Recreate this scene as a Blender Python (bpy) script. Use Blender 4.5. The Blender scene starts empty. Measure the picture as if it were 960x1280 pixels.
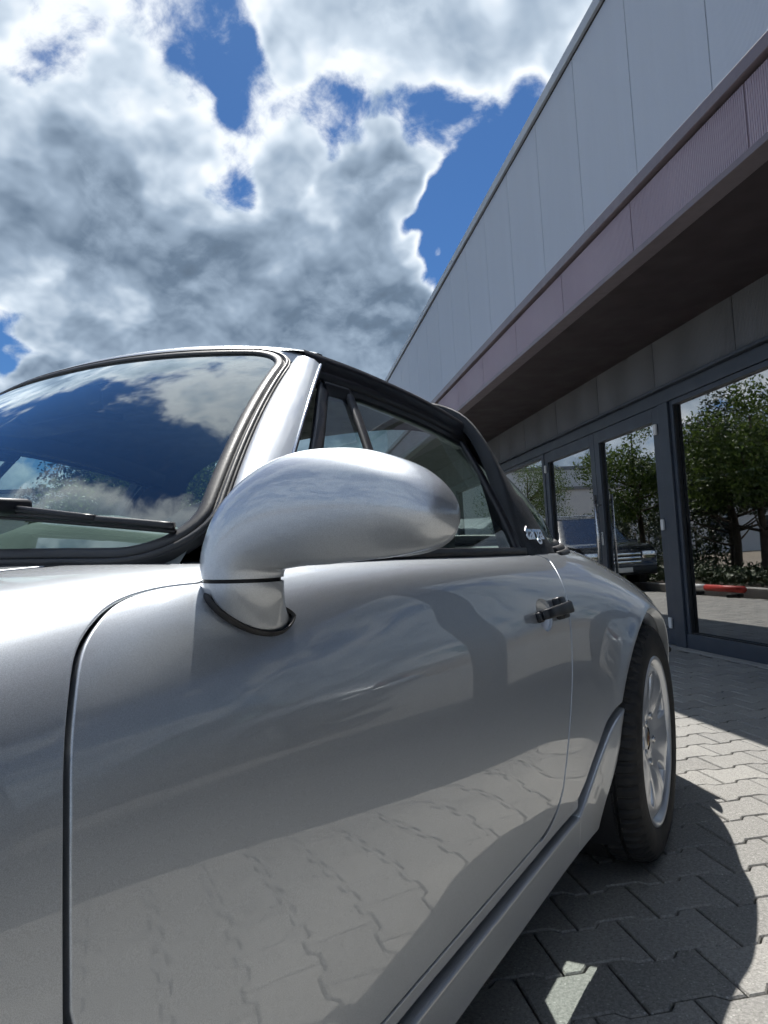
import bpy, bmesh, math, random
import numpy as np
from mathutils import Matrix, Vector
random.seed(7); rng = np.random.default_rng(7)
R = math.radians
SC = bpy.context.scene
COL = SC.collection

# ------------------------------------------------------------------ camera
FPX, CAM = 934.79, np.array([.066, -1.237, .856])
PHI, PITCH, ROLL = R(28.7), R(3.5326), R(-3.2872)
def cam_axes():
    fh = np.array([math.cos(PHI), math.sin(PHI), 0.]); rt = np.array([math.sin(PHI), -math.cos(PHI), 0.]); up = np.array([0, 0, 1.])
    F = math.cos(PITCH) * fh + math.sin(PITCH) * up
    U = np.cross(rt, F)
    return F, math.cos(ROLL) * rt + math.sin(ROLL) * U, -math.sin(ROLL) * rt + math.cos(ROLL) * U
CF, CR, CU = cam_axes()
cd = bpy.data.cameras.new('camera'); cam = bpy.data.objects.new('camera', cd); COL.objects.link(cam)
cd.sensor_fit = 'VERTICAL'; cd.sensor_height = 24; cd.lens = FPX / 1280 * 24
cd.clip_start = .02; cd.clip_end = 3000
cam.matrix_world = Matrix(((CR[0], CU[0], -CF[0], CAM[0]), (CR[1], CU[1], -CF[1], CAM[1]), (CR[2], CU[2], -CF[2], CAM[2]), (0, 0, 0, 1)))
SC.camera = cam
def ray(px, py): return CF + CR * (px - 480) / FPX - CU * (py - 640) / FPX   # measuring help: photo pixel to direction
def on(axis, val, px, py):
    d = ray(px, py); t = (val - CAM[axis]) / d[axis]; return CAM + t * d
def proj(P):
    v = np.asarray(P, float) - CAM; d = v @ CF
    return np.stack([480 + FPX * (v @ CR) / d, 640 - FPX * (v @ CU) / d], -1)

# ------------------------------------------------------------------ light, sky, exposure
SUN_AZ, SUN_EL = R(31.5), R(57)
SUN = np.array([math.cos(SUN_EL) * math.cos(SUN_AZ), math.cos(SUN_EL) * math.sin(SUN_AZ), math.sin(SUN_EL)])
sl = bpy.data.lights.new('sun', 'SUN'); sl.energy = 4.3; sl.angle = R(.53); sl.color = (1, .965, .91)
so = bpy.data.objects.new('sun', sl); COL.objects.link(so); so.location = (0, 0, 30)
so.rotation_euler = Vector(-SUN).to_track_quat('-Z', 'Y').to_euler()
SC.view_settings.view_transform = 'Standard'; SC.view_settings.look = 'None'
SC.view_settings.exposure = .5; SC.view_settings.gamma = 1; SC.view_settings.use_curve_mapping = False
SC.cycles.use_denoising = True; SC.cycles.use_light_tree = False
SC.cycles.use_adaptive_sampling = True; SC.cycles.adaptive_threshold = .03; SC.cycles.adaptive_min_samples = 12
SC.cycles.max_bounces = 7; SC.cycles.transparent_max_bounces = 16; SC.cycles.glossy_bounces = 5; SC.cycles.diffuse_bounces = 2
SC.cycles.caustics_reflective = False; SC.cycles.caustics_refractive = False
SC.cycles.sample_clamp_indirect = 6

class N:
    """small helper for node trees"""
    def __init__(s, tree): s.t = tree; s.l = tree.links
    def n(s, typ, **kw):
        o = s.t.nodes.new(typ)
        for k, v in kw.items():
            if k.startswith('i_'):
                o.inputs[int(k[2:]) if k[2:].isdigit() else k[2:].replace('_', ' ')].default_value = v
            else: setattr(o, k, v)
        return o
    def set(s, sock, v):
        if isinstance(v, bpy.types.NodeSocket): s.l.new(v, sock)
        elif v is not None: sock.default_value = v
    def m(s, op, a, b=None, c=None, clamp=False):
        o = s.n('ShaderNodeMath', operation=op, use_clamp=clamp)
        for k, v in enumerate((a, b, c)): s.set(o.inputs[k], v)
        return o.outputs[0]
    def v(s, op, a, b=None, scale=None):
        o = s.n('ShaderNodeVectorMath', operation=op)
        s.set(o.inputs[0], a)
        if b is not None: s.set(o.inputs[1], b)
        if scale is not None: s.set(o.inputs[3], scale)
        return o.outputs['Value'] if op in ('DOT_PRODUCT', 'LENGTH', 'DISTANCE') else o.outputs[0]
    def ss(s, x, a, b, lo=0., hi=1., typ='SMOOTHSTEP'):
        o = s.n('ShaderNodeMapRange', interpolation_type=typ)
        for k, v in enumerate((x, a, b, lo, hi)): s.set(o.inputs[k], v)
        return o.outputs[0]
    def noise(s, vec, scale, detail=5, rough=.5, dist=0, lac=2., out=0):
        o = s.n('ShaderNodeTexNoise'); s.set(o.inputs['Vector'], vec)
        for k, v in (('Scale', scale), ('Detail', detail), ('Roughness', rough), ('Distortion', dist), ('Lacunarity', lac)): s.set(o.inputs[k], v)
        return o.outputs[out]
    def mix(s, f, a, b, typ='MIX'):
        o = s.n('ShaderNodeMix', data_type='RGBA', blend_type=typ); s.set(o.inputs[0], f)
        for k, v in ((6, a), (7, b)): s.set(o.inputs[k], (*v, 1) if isinstance(v, tuple) and len(v) == 3 else v)
        return o.outputs[2]

def build_world():
    w = bpy.data.worlds.new('World'); SC.world = w; w.use_nodes = True
    w.node_tree.nodes.clear(); n = N(w.node_tree)
    sky = n.n('ShaderNodeTexSky', sky_type='NISHITA', sun_disc=False)
    sky.sun_elevation = SUN_EL; sky.sun_rotation = math.pi / 2 - SUN_AZ; sky.altitude = 60; sky.dust_density = .35; sky.ozone_density = 2.2; sky.air_density = 1.0
    d = n.v('NORMALIZE', n.n('ShaderNodeTexCoord').outputs['Generated'])
    sep = n.n('ShaderNodeSeparateXYZ'); n.l.new(d, sep.inputs[0])
    z = sep.outputs[2]
    # cloud sheet seen in perspective: direction divided by height
    k = n.m('DIVIDE', 1., n.m('ADD', n.m('MAXIMUM', z, .0), .62))
    p = n.v('SCALE', d, scale=k)
    def n2(vec, scale, detail, rough=.5, out=0):
        o = n.n('ShaderNodeTexNoise', noise_dimensions='2D'); n.set(o.inputs['Vector'], vec)
        for kk, vv in (('Scale', scale), ('Detail', detail), ('Roughness', rough)): o.inputs[kk].default_value = vv
        return o.outputs[out]
    warp = n.v('SUBTRACT', n2(p, 5., 3., .62, 1), (.5, .5, .5))
    q0 = n.v('ADD', p, n.v('SCALE', warp, scale=.05))
    dw = n.v('NORMALIZE', n.v('ADD', d, n.v('SCALE', warp, scale=.34)))          # ragged outlines for the placed banks and gaps
    big = n.m('MULTIPLY_ADD', n2(q0, 2.6, 2.), 1.2, -.6)
    def puff(x, det): return n.m('MULTIPLY_ADD', n2(x, 6.5, det, .59), 1.45, -.725)
    f0 = puff(q0, 7.)
    f1 = puff(n.v('ADD', q0, tuple(SUN * .045)), 4.)
    def blob(px, py, r0, r1, amt):
        v = ray(px, py); v = v / np.linalg.norm(v)
        c = n.v('DOT_PRODUCT', dw, tuple(v))
        return n.ss(c, math.cos(R(r1)), math.cos(R(r0)), 0, amt)
    def total(lst, base=None):
        t = base
        for b in lst:
            x = blob(*b); t = x if t is None else n.m('ADD', t, x)
        return t
    # denser (+) and thinner (-) places of this sky: direction of photo pixel, full radius, fade radius (degrees), amount
    bias = total([(400, 250, 26, 46, .10), (470, 20, 6, 13, .28), (720, 40, 3, 11, .14), (60, 420, 6, 18, .06), (330, 420, 7, 17, .20), (500, 400, 3, 8, .24), (240, 250, 3, 9, .06), (120, 60, 3, 15, .16),
                  (15, 105, 0, 6, -.28), (40, 265, 0, 6, -.20), (270, 140, 0, 6, -.26), (400, 175, 0, 6, -.28), (590, 215, 2, 8, -.46), (548, 300, .5, 4, -.26), (5, 490, 0, 4, -.3), (450, 235, 1, 5, .22)])
    bias = n.m('ADD', bias, n.ss(z, .03, .35, .14, 0))
    d0 = n.m('ADD', n.m('ADD', n.m('ADD', big, f0), bias), .60)
    cov = n.ss(d0, .49, .76)
    thick = n.ss(d0, .56, 1.18)
    lit = n.ss(n.m('SUBTRACT', f0, f1), -.28, .28, -.5, .5, 'LINEAR')
    glow = n.ss(n.v('DOT_PRODUCT', d, tuple(SUN)), math.cos(R(36)), math.cos(R(8)), 0, .30)   # thin cloud scatters forward round the sun
    bright = n.m('ADD', n.m('SUBTRACT', .90, n.m('MULTIPLY', thick, .57)), n.m('MULTIPLY', lit, n.ss(thick, .3, 1., .80, .44)))
    bright = n.m('ADD', bright, glow)
    ramp = n.n('ShaderNodeValToRGB'); n.l.new(bright, ramp.inputs[0])
    cr = ramp.color_ramp; cr.elements[0].color = (.075, .105, .148, 1); cr.elements[0].position = 0
    cr.elements[1].color = (.70, .74, .78, 1); cr.elements[1].position = 1
    for pos, c in ((.25, (.112, .158, .222)), (.5, (.25, .32, .41)), (.78, (.47, .545, .63))):
        e = cr.elements.new(pos); e.color = (*c, 1)
    skyc = n.mix(1., sky.outputs[0], (.021, .037, .056), 'MULTIPLY')
    col = n.mix(cov, skyc, ramp.outputs[0])
    bg = n.n('ShaderNodeBackground'); n.l.new(col, bg.inputs[0]); bg.inputs[1].default_value = 1.
    w.cycles.sampling_method = 'MANUAL'; w.cycles.sample_map_resolution = 512
    out = n.n('ShaderNodeOutputWorld'); n.l.new(bg.outputs[0], out.inputs[0])
build_world()

# ------------------------------------------------------------------ materials
MATS = {}
def mat(name):
    m = bpy.data.materials.new(name); m.use_nodes = True; m.node_tree.nodes.clear(); MATS[name] = m
    n = N(m.node_tree); out = n.n('ShaderNodeOutputMaterial')
    return m, n, out
def bsdf(n, out, base, rough=.5, metal=0., **kw):
    b = n.n('ShaderNodeBsdfPrincipled')
    n.set(b.inputs['Base Color'], (*base, 1) if isinstance(base, tuple) else base); n.set(b.inputs['Roughness'], rough); n.set(b.inputs['Metallic'], metal)
    for k, v in kw.items(): n.set(b.inputs[k.replace('_', ' ')], v)
    n.l.new(b.outputs[0], out.inputs[0]); return b
def bump(n, b, h, strength=.3, dist=.002):
    o = n.n('ShaderNodeBump'); o.inputs['Strength'].default_value = strength; o.inputs['Distance'].default_value = dist
    n.set(o.inputs['Height'], h); n.l.new(o.outputs[0], b.inputs['Normal']); return o
def oco(n): return n.n('ShaderNodeTexCoord').outputs['Object']
def simple(name, base, rough=.5, metal=0., var=.12, scale=30., bstr=0., bscale=400., **kw):
    m, n, out = mat(name); co = oco(n)
    f = n.noise(co, scale, 4, .6)
    c = n.mix(f, tuple(x * (1 - var) for x in base), tuple(min(1, x * (1 + var)) for x in base))
    r = n.ss(n.noise(co, scale * .6, 3), .3, .7, rough * .85, min(1, rough * 1.15), 'LINEAR')
    b = bsdf(n, out, c, r, metal, **kw)
    if bstr: bump(n, b, n.noise(co, bscale, 3, .6), bstr)
    return m
def build_mats():
    # silver metallic lacquer: flake layer under a clear coat, fine dust on it
    m, n, out = mat('silver_paint'); co = oco(n)
    fl = n.noise(co, 1500., 1, .5)
    dust = n.ss(n.noise(co, 9., 6, .65), .45, .75, 0, .06)
    c = n.mix(n.ss(fl, .35, .65), (.49, .52, .555), (.62, .655, .695))
    c = n.mix(dust, c, (.50, .48, .44))
    b = bsdf(n, out, c, .46, .80, Coat_Weight=1., Coat_Roughness=.008, Coat_IOR=1.72)
    bump(n, b, n.noise(co, 2200., 1, .5), .03, .0003)
    # faint marks in the coat
    spk = n.ss(n.noise(co, 55., 2, .5), .74, .78)
    n.set(b.inputs['Coat Roughness'], n.m('ADD', .010, n.m('MULTIPLY', dust, .30)))
    # tinted glass: thin pane, reflection by angle over a green transmission
    def glass(name, tint, ior=1.52, boost=0., rough=0., dust_amt=.0, refl=(1, 1, 1), k=1.35):
        m, n, out = mat(name)
        fr = n.n('ShaderNodeFresnel'); n.l.new(n.m('POWER', ior, n.m('MULTIPLY_ADD', n.n('ShaderNodeNewGeometry').outputs['Backfacing'], -2., 1.)), fr.inputs[0])   # same from both sides of a thin pane
        tr = n.n('ShaderNodeBsdfTransparent'); tr.inputs[0].default_value = (*tint, 1)
        gl = n.n('ShaderNodeBsdfGlossy'); gl.inputs['Roughness'].default_value = rough; gl.inputs['Color'].default_value = (*refl, 1)
        f = n.m('ADD', n.m('MULTIPLY', fr.outputs[0], k), boost, clamp=True)
        mx = n.n('ShaderNodeMixShader'); n.l.new(f, mx.inputs[0]); n.l.new(tr.outputs[0], mx.inputs[1]); n.l.new(gl.outputs[0], mx.inputs[2])
        sh = mx.outputs[0]
        if dust_amt:
            df = n.n('ShaderNodeBsdfDiffuse'); df.inputs[0].default_value = (.5, .5, .48, 1)
            a = n.m('MULTIPLY', n.ss(n.noise(oco(n), 60., 5, .7), .35, .8), dust_amt)
            m2 = n.n('ShaderNodeMixShader'); n.l.new(a, m2.inputs[0]); n.l.new(sh, m2.inputs[1]); n.l.new(df.outputs[0], m2.inputs[2]); sh = m2.outputs[0]
        n.l.new(sh, out.inputs[0])
    glass('windscreen_glass', (.74, .88, .83), 1.52, .07, 0, .010, (.90, .97, 1.0), 2.0)
    glass('side_glass', (.64, .72, .70), 1.5, .0, 0, .006, (.95, .98, 1), 1.1)
    glass('rear_glass', (.80, .90, .87), 1.5, .02)
    glass('shop_glass', (.34, .38, .38), 1.7, .27)
    glass('lamp_glass', (.8, .82, .8), 1.5, .05)
    simple('black_rubber', (.018, .018, .02), .55, bstr=.15, bscale=220.)
    simple('grey_rubber', (.040, .040, .041), .46, bstr=.12, bscale=160., var=.25, scale=14.)
    simple('black_trim', (.016, .016, .019), .38)
    simple('black_plastic', (.012, .013, .016), .42, bstr=.1, bscale=900.)
    simple('satin_black_bar', (.018, .021, .026), .60, bstr=.25, bscale=1100.)
    simple('roof_vinyl', (.030, .030, .032), .55, bstr=.8, bscale=700.)
    simple('interior_black', (.020, .021, .022), .7, bstr=.2, bscale=500.)
    simple('dash_grey', (.20, .215, .205), .75, bstr=.35, bscale=600.)
    simple('seat_leather', (.10, .12, .115), .55, bstr=.2, bscale=350.)
    simple('chrome', (.82, .83, .84), .12, 1., var=.04)
    simple('wheel_silver', (.66, .68, .72), .36, .75, var=.05, Coat_Weight=.7, Coat_Roughness=.06)
    simple('wheel_dark', (.045, .045, .048), .5, .4)
    simple('brake_steel', (.25, .24, .23), .4, .9)
    m, n, out = mat('tyre'); co = oco(n)
    du = n.ss(n.noise(co, 16., 5, .6), .4, .75)
    c = n.mix(du, (.014, .014, .015), (.032, .030, .028))
    b = bsdf(n, out, c, .72); bump(n, b, n.noise(co, 300., 4, .6), .2)
    simple('cup_paint', (.30, .31, .33), .45, .7, Coat_Weight=.4)
    simple('crest_gold', (.45, .28, .09), .35, .7)
    simple('crest_red', (.30, .05, .03), .4)
    simple('lamp_red', (.40, .015, .012), .2, Coat_Weight=1.)
    simple('lamp_amber', (.6, .2, .02), .2, Coat_Weight=1.)
    simple('plate_white', (.75, .75, .72), .4)
    simple('frame_anthracite', (.036, .047, .066), .42, var=.10, scale=12., bstr=.05, bscale=900.)
    simple('seal_black', (.010, .011, .012), .6)
    simple('steel_brushed', (.62, .62, .62), .28, 1., var=.06)
    simple('white_plastic', (.62, .63, .64), .4)
    # cladding: flat metal sandwich panels with micro ribs (vertical lines), dirt runs
    def clad(name, base, rib, rdepth, rough=.5, var=.07):
        m, n, out = mat(name); co = oco(n)
        sp = n.n('ShaderNodeSeparateXYZ'); n.l.new(co, sp.inputs[0])
        wv = n.m('SINE', n.m('MULTIPLY', sp.outputs[0], 2 * math.pi / rib))
        st = n.n('ShaderNodeMapping'); st.inputs['Scale'].default_value = (9, 9, .6); n.l.new(co, st.inputs[0])
        f = n.noise(st.outputs[0], 1., 5, .6)
        oi = n.n('ShaderNodeObjectInfo').outputs['Random']
        k = n.m('ADD', n.m('MULTIPLY', f, .7), n.m('MULTIPLY', oi, .3))
        c = n.mix(k, tuple(x * (1 - var) for x in base), tuple(x * (1 + var) for x in base))
        b = bsdf(n, out, c, rough, .0, Specular_IOR_Level=.5)
        bump(n, b, n.m('ADD', wv, n.m('MULTIPLY', n.noise(co, 3.5, 3), 1.2)), 1., rdepth)
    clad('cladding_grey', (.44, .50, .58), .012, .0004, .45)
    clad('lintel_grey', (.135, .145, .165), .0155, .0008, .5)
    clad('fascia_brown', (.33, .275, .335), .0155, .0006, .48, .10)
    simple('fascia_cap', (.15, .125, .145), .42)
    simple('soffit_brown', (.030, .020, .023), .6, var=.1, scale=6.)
    simple('roof_cap_grey', (.36, .41, .46), .38)
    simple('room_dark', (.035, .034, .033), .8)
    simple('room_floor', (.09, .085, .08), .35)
    # pavers: speckled concrete; tone differs stone to stone
    m, n, out = mat('paver_concrete'); co = n.n('ShaderNodeNewGeometry').outputs['Position']
    isl = n.n('ShaderNodeNewGeometry').outputs['Random Per Island']; oi = n.n('ShaderNodeObjectInfo').outputs['Random']
    rnd = n.m('FRACT', n.m('ADD', isl, n.m('MULTIPLY', oi, 7.3)))
    tone = n.mix(rnd, (.215, .206, .188), (.405, .388, .352))
    stain = n.ss(n.noise(co, 1.7, 6, .62), .42, .72)
    tone = n.mix(n.m('MULTIPLY', stain, .55), tone, (.215, .208, .192))
    grain = n.noise(co, 330., 4, .75)
    tone = n.mix(n.ss(grain, .36, .66, 0, .75), n.mix(.50, tone, (.10, .098, .094)), n.mix(.30, tone, (.55, .54, .51)))
    g2 = n.noise(co, 120., 3, .7)
    tone = n.mix(n.ss(g2, .36, .64, 0, 1), n.mix(.30, tone, (.09, .088, .083)), n.mix(.16, tone, (.60, .585, .54)))
    vo = n.n('ShaderNodeTexVoronoi'); vo.inputs['Scale'].default_value = 150.; n.l.new(co, vo.inputs['Vector'])
    spk = n.m('MULTIPLY', n.ss(vo.outputs['Distance'], .34, .20), n.m('GREATER_THAN', n.n('ShaderNodeSeparateColor').outputs[0], 2.))
    sc_ = n.n('ShaderNodeSeparateColor'); n.l.new(vo.outputs['Color'], sc_.inputs[0])
    spk = n.m('MULTIPLY', n.ss(vo.outputs['Distance'], .42, .22), n.ss(sc_.outputs[0], .86, .9))
    tone = n.mix(n.m('MULTIPLY', spk, .55), tone, (.60, .585, .55))
    dsp = n.m('MULTIPLY', n.ss(vo.outputs['Distance'], .45, .25), n.ss(sc_.outputs[1], .88, .92))
    tone = n.mix(n.m('MULTIPLY', dsp, .55), tone, (.06, .058, .055))
    b = bsdf(n, out, tone, .58, Specular_IOR_Level=.6); bump(n, b, n.m('ADD', grain, n.m('MULTIPLY', n.noise(co, 90., 3), .8)), .5, .0022)
    m, n, out = mat('joint_sand'); co = oco(n)
    moss = n.ss(n.noise(co, 3., 4, .6), .55, .68)
    c = n.mix(n.noise(co, 300., 3), (.020, .018, .015), (.06, .052, .042)); c = n.mix(n.m('MULTIPLY', moss, .6), c, (.045, .055, .014))
    bsdf(n, out, c, .95)
    # asphalt-like far ground, soil
    simple('far_ground', (.13, .125, .115), .9, var=.3, scale=2.)
    simple('drive_brown', (.20, .165, .125), .9, var=.25, scale=3., bstr=.3, bscale=120.)
    simple('soil', (.06, .045, .03), .95, var=.4, scale=8.)
    simple('kerb_concrete', (.33, .32, .30), .85, var=.15, scale=8.)
    m, n, out = mat('leaf'); oi = n.n('ShaderNodeNewGeometry').outputs['Random Per Island']
    c = n.mix(oi, (.030, .062, .016), (.085, .130, .032))
    b = bsdf(n, out, c, .55); n.set(b.inputs['Subsurface Weight'], 0.)
    tl = n.n('ShaderNodeBsdfTranslucent'); n.set(tl.inputs[0], n.mix(.5, c, (.14, .20, .03)))
    ad = n.n('ShaderNodeMixShader'); ad.inputs[0].default_value = .35; n.l.new(b.outputs[0], ad.inputs[1]); n.l.new(tl.outputs[0], ad.inputs[2]); n.l.new(ad.outputs[0], out.inputs[0])
    m, n, out = mat('leaf_dark'); oi = n.n('ShaderNodeNewGeometry').outputs['Random Per Island']
    bsdf(n, out, n.mix(oi, (.022, .040, .014), (.060, .085, .026)), .6)
    simple('bark', (.09, .07, .05), .9, var=.4, scale=12., bstr=.5, bscale=40.)
    simple('hall_white', (.62, .63, .64), .55, var=.05, scale=2.)
    simple('hall_trim', (.20, .21, .23), .5)
    simple('car_dark', (.020, .022, .026), .25, .3, Coat_Weight=1.)
    simple('car_silver', (.50, .52, .55), .3, .7, Coat_Weight=1.)
    simple('car_white', (.70, .70, .70), .3, 0., Coat_Weight=1.)
    simple('car_window', (.012, .014, .016), .05, 0.)
    simple('sign_white', (.70, .70, .70), .5)
    simple('bar_red', (.45, .035, .025), .5)
build_mats()
M = MATS
# ------------------------------------------------------------------ mesh helpers
def link(o, parent=None):
    COL.objects.link(o)
    if parent is not None:
        o.parent = parent
        o.matrix_parent_inverse = parent_inv(parent)
    return o
def world_of(o):
    m = Matrix.LocRotScale(o.location, o.rotation_euler, o.scale)
    return (world_of(o.parent) @ o.matrix_parent_inverse @ m) if o.parent else m
def parent_inv(p): return world_of(p).inverted()
def mesh(name, V, F, m, smooth=True, normals=None):
    me = bpy.data.meshes.new(name); me.from_pydata([tuple(map(float, v)) for v in V], [], [tuple(map(int, f)) for f in F]); me.update()
    if m is not None: me.materials.append(M[m] if isinstance(m, str) else m)
    if smooth: me.polygons.foreach_set('use_smooth', [True] * len(me.polygons))
    if normals is not None: me.normals_split_custom_set_from_vertices([tuple(map(float, v)) for v in normals])
    me.update(); return me
def ob(name, me, parent=None, loc=(0, 0, 0), rot=(0, 0, 0), kind=None):
    o = bpy.data.objects.new(name, me); o.location = loc; o.rotation_euler = rot
    if kind: o['kind'] = kind
    return link(o, parent)
def mk(name, V, F, m, parent=None, smooth=True, normals=None, kind=None):
    return ob(name, mesh(name, V, F, m, smooth, normals), parent, kind=kind)
def tag(o, label, cat, group=None):
    o['label'] = label; o['category'] = cat
    if group: o['group'] = group
    return o
def root(name, loc, label, cat, group=None, rz=0):
    o = bpy.data.objects.new(name, None); o.location = loc; o.rotation_euler = (0, 0, rz); o.empty_display_size = .2
    link(o); return tag(o, label, cat, group)
class MB:
    """collects simple solids into one mesh"""
    def __init__(s): s.V = []; s.F = []
    def add(s, V, F):
        k = len(s.V); s.V += [tuple(map(float, v)) for v in V]; s.F += [tuple(i + k for i in f) for f in F]; return s
    def box(s, x0, x1, y0, y1, z0, z1, bev=.0):
        if bev:
            bm = bmesh.new(); bmesh.ops.create_cube(bm, size=1.)
            for v in bm.verts: v.co = ((x0 + x1) / 2 + v.co.x * (x1 - x0), (y0 + y1) / 2 + v.co.y * (y1 - y0), (z0 + z1) / 2 + v.co.z * (z1 - z0))
            bmesh.ops.bevel(bm, geom=bm.edges[:], offset=bev, segments=2, affect='EDGES', profile=.5)
            bm.verts.index_update()
            s.add([v.co[:] for v in bm.verts], [[v.index for v in f.verts] for f in bm.faces]); bm.free(); return s
        V = [(x0, y0, z0), (x1, y0, z0), (x1, y1, z0), (x0, y1, z0), (x0, y0, z1), (x1, y0, z1), (x1, y1, z1), (x0, y1, z1)]
        return s.add(V, [(0, 3, 2, 1), (4, 5, 6, 7), (0, 1, 5, 4), (1, 2, 6, 5), (2, 3, 7, 6), (3, 0, 4, 7)])
    def tube(s, P, r, n=10, cap=True):
        P = np.asarray(P, float); r = np.broadcast_to(np.asarray(r, float), (len(P),))
        T = np.gradient(P, axis=0); T /= np.linalg.norm(T, axis=1)[:, None] + 1e-12
        a = np.array([0, 0, 1.]) if abs(T[0, 2]) < .9 else np.array([1., 0, 0])
        V = []; k = None
        u = np.cross(T[0], a); u /= np.linalg.norm(u)
        for i in range(len(P)):
            u = u - T[i] * (u @ T[i]); u /= np.linalg.norm(u); w = np.cross(T[i], u)
            V += [P[i] + r[i] * (math.cos(t) * u + math.sin(t) * w) for t in np.linspace(0, 2 * math.pi, n, endpoint=False)]
        F = [(i * n + j, i * n + (j + 1) % n, (i + 1) * n + (j + 1) % n, (i + 1) * n + j) for i in range(len(P) - 1) for j in range(n)]
        if cap: F += [tuple(range(n))[::-1], tuple((len(P) - 1) * n + j for j in range(n))]
        return s.add(V, F)
    def grid(s, G, closeu=False, closev=False, flip=False):
        G = np.asarray(G, float); a, b = G.shape[:2]
        F = []
        for i in range(a if closeu else a - 1):
            for j in range(b if closev else b - 1):
                q = (i * b + j, ((i + 1) % a) * b + j, ((i + 1) % a) * b + (j + 1) % b, i * b + (j + 1) % b)
                F.append(q[::-1] if flip else q)
        return s.add(G.reshape(-1, 3), F)
    def lathe(s, prof, n=96, axis='y', c=(0, 0, 0), closed=False):
        prof = np.asarray(prof, float)                      # (radius, along axis)
        t = np.linspace(0, 2 * math.pi, n, endpoint=False)
        G = np.zeros((n, len(prof), 3))
        G[..., 0] = np.cos(t)[:, None] * prof[:, 0]; G[..., 2] = np.sin(t)[:, None] * prof[:, 0]; G[..., 1] = prof[:, 1]
        if axis == 'z': G = G[..., [0, 2, 1]]
        if axis == 'x': G = G[..., [1, 0, 2]]
        return s.grid(G + np.array(c), closeu=True, closev=closed)
    def obj(s, name, m, parent=None, smooth=True, kind=None, sharp=None):
        me = mesh(name, s.V, s.F, m, smooth)
        if sharp is not None: me.set_sharp_from_angle(angle=R(sharp))
        return ob(name, me, parent, kind=kind)
def fixn(me):
    bm = bmesh.new(); bm.from_mesh(me); bmesh.ops.recalc_face_normals(bm, faces=bm.faces[:]); bm.to_mesh(me); bm.free()

def nat_spline_w(xk, x):
    """weights of a natural cubic spline: value(x) = W @ values"""
    xk = np.asarray(xk, float); n = len(xk); h = np.diff(xk)
    A = np.zeros((n, n)); B = np.zeros((n, n)); A[0, 0] = A[-1, -1] = 1
    for i in range(1, n - 1):
        A[i, i - 1] = h[i - 1]; A[i, i] = 2 * (h[i - 1] + h[i]); A[i, i + 1] = h[i]
        B[i, i - 1] = 6 / h[i - 1]; B[i, i] = -6 / h[i - 1] - 6 / h[i]; B[i, i + 1] = 6 / h[i]
    Mm = np.linalg.solve(A, B)
    x = np.asarray(x, float); k = np.clip(np.searchsorted(xk, x) - 1, 0, n - 2); hk = h[k]
    a = (xk[k + 1] - x) / hk; b = 1 - a
    W = np.zeros((len(x), n)); r = np.arange(len(x))
    W[r, k] += a; W[r, k + 1] += b
    W += ((a ** 3 - a) * hk ** 2 / 6)[:, None] * Mm[k] + ((b ** 3 - b) * hk ** 2 / 6)[:, None] * Mm[k + 1]
    return W
def spl(P, n, t=None):
    """smooth curve through points"""
    P = np.asarray(P, float)
    d = np.r_[0, np.cumsum(np.linalg.norm(np.diff(P, axis=0), axis=1))] if t is None else np.asarray(t, float)
    return nat_spline_w(d, np.linspace(d[0], d[-1], n)) @ P
def sd_poly(P, Q):
    """signed distance to closed polygon Q, positive inside"""
    P = np.asarray(P, float); Q = np.asarray(Q, float)
    d = np.full(len(P), 1e9); ins = np.zeros(len(P), bool); K = len(Q)
    for i in range(K):
        a, b = Q[i], Q[(i + 1) % K]; e = b - a; w = P - a
        t = np.clip((w @ e) / (e @ e + 1e-18), 0, 1)
        d = np.minimum(d, np.linalg.norm(w - t[:, None] * e, axis=1))
        c = (a[1] <= P[:, 1]) != (b[1] <= P[:, 1])
        with np.errstate(all='ignore'): xi = a[0] + (P[:, 1] - a[1]) / (b[1] - a[1] + 1e-18) * e[0]
        ins ^= c & (P[:, 0] < xi)
    return np.where(ins, d, -d)
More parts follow.
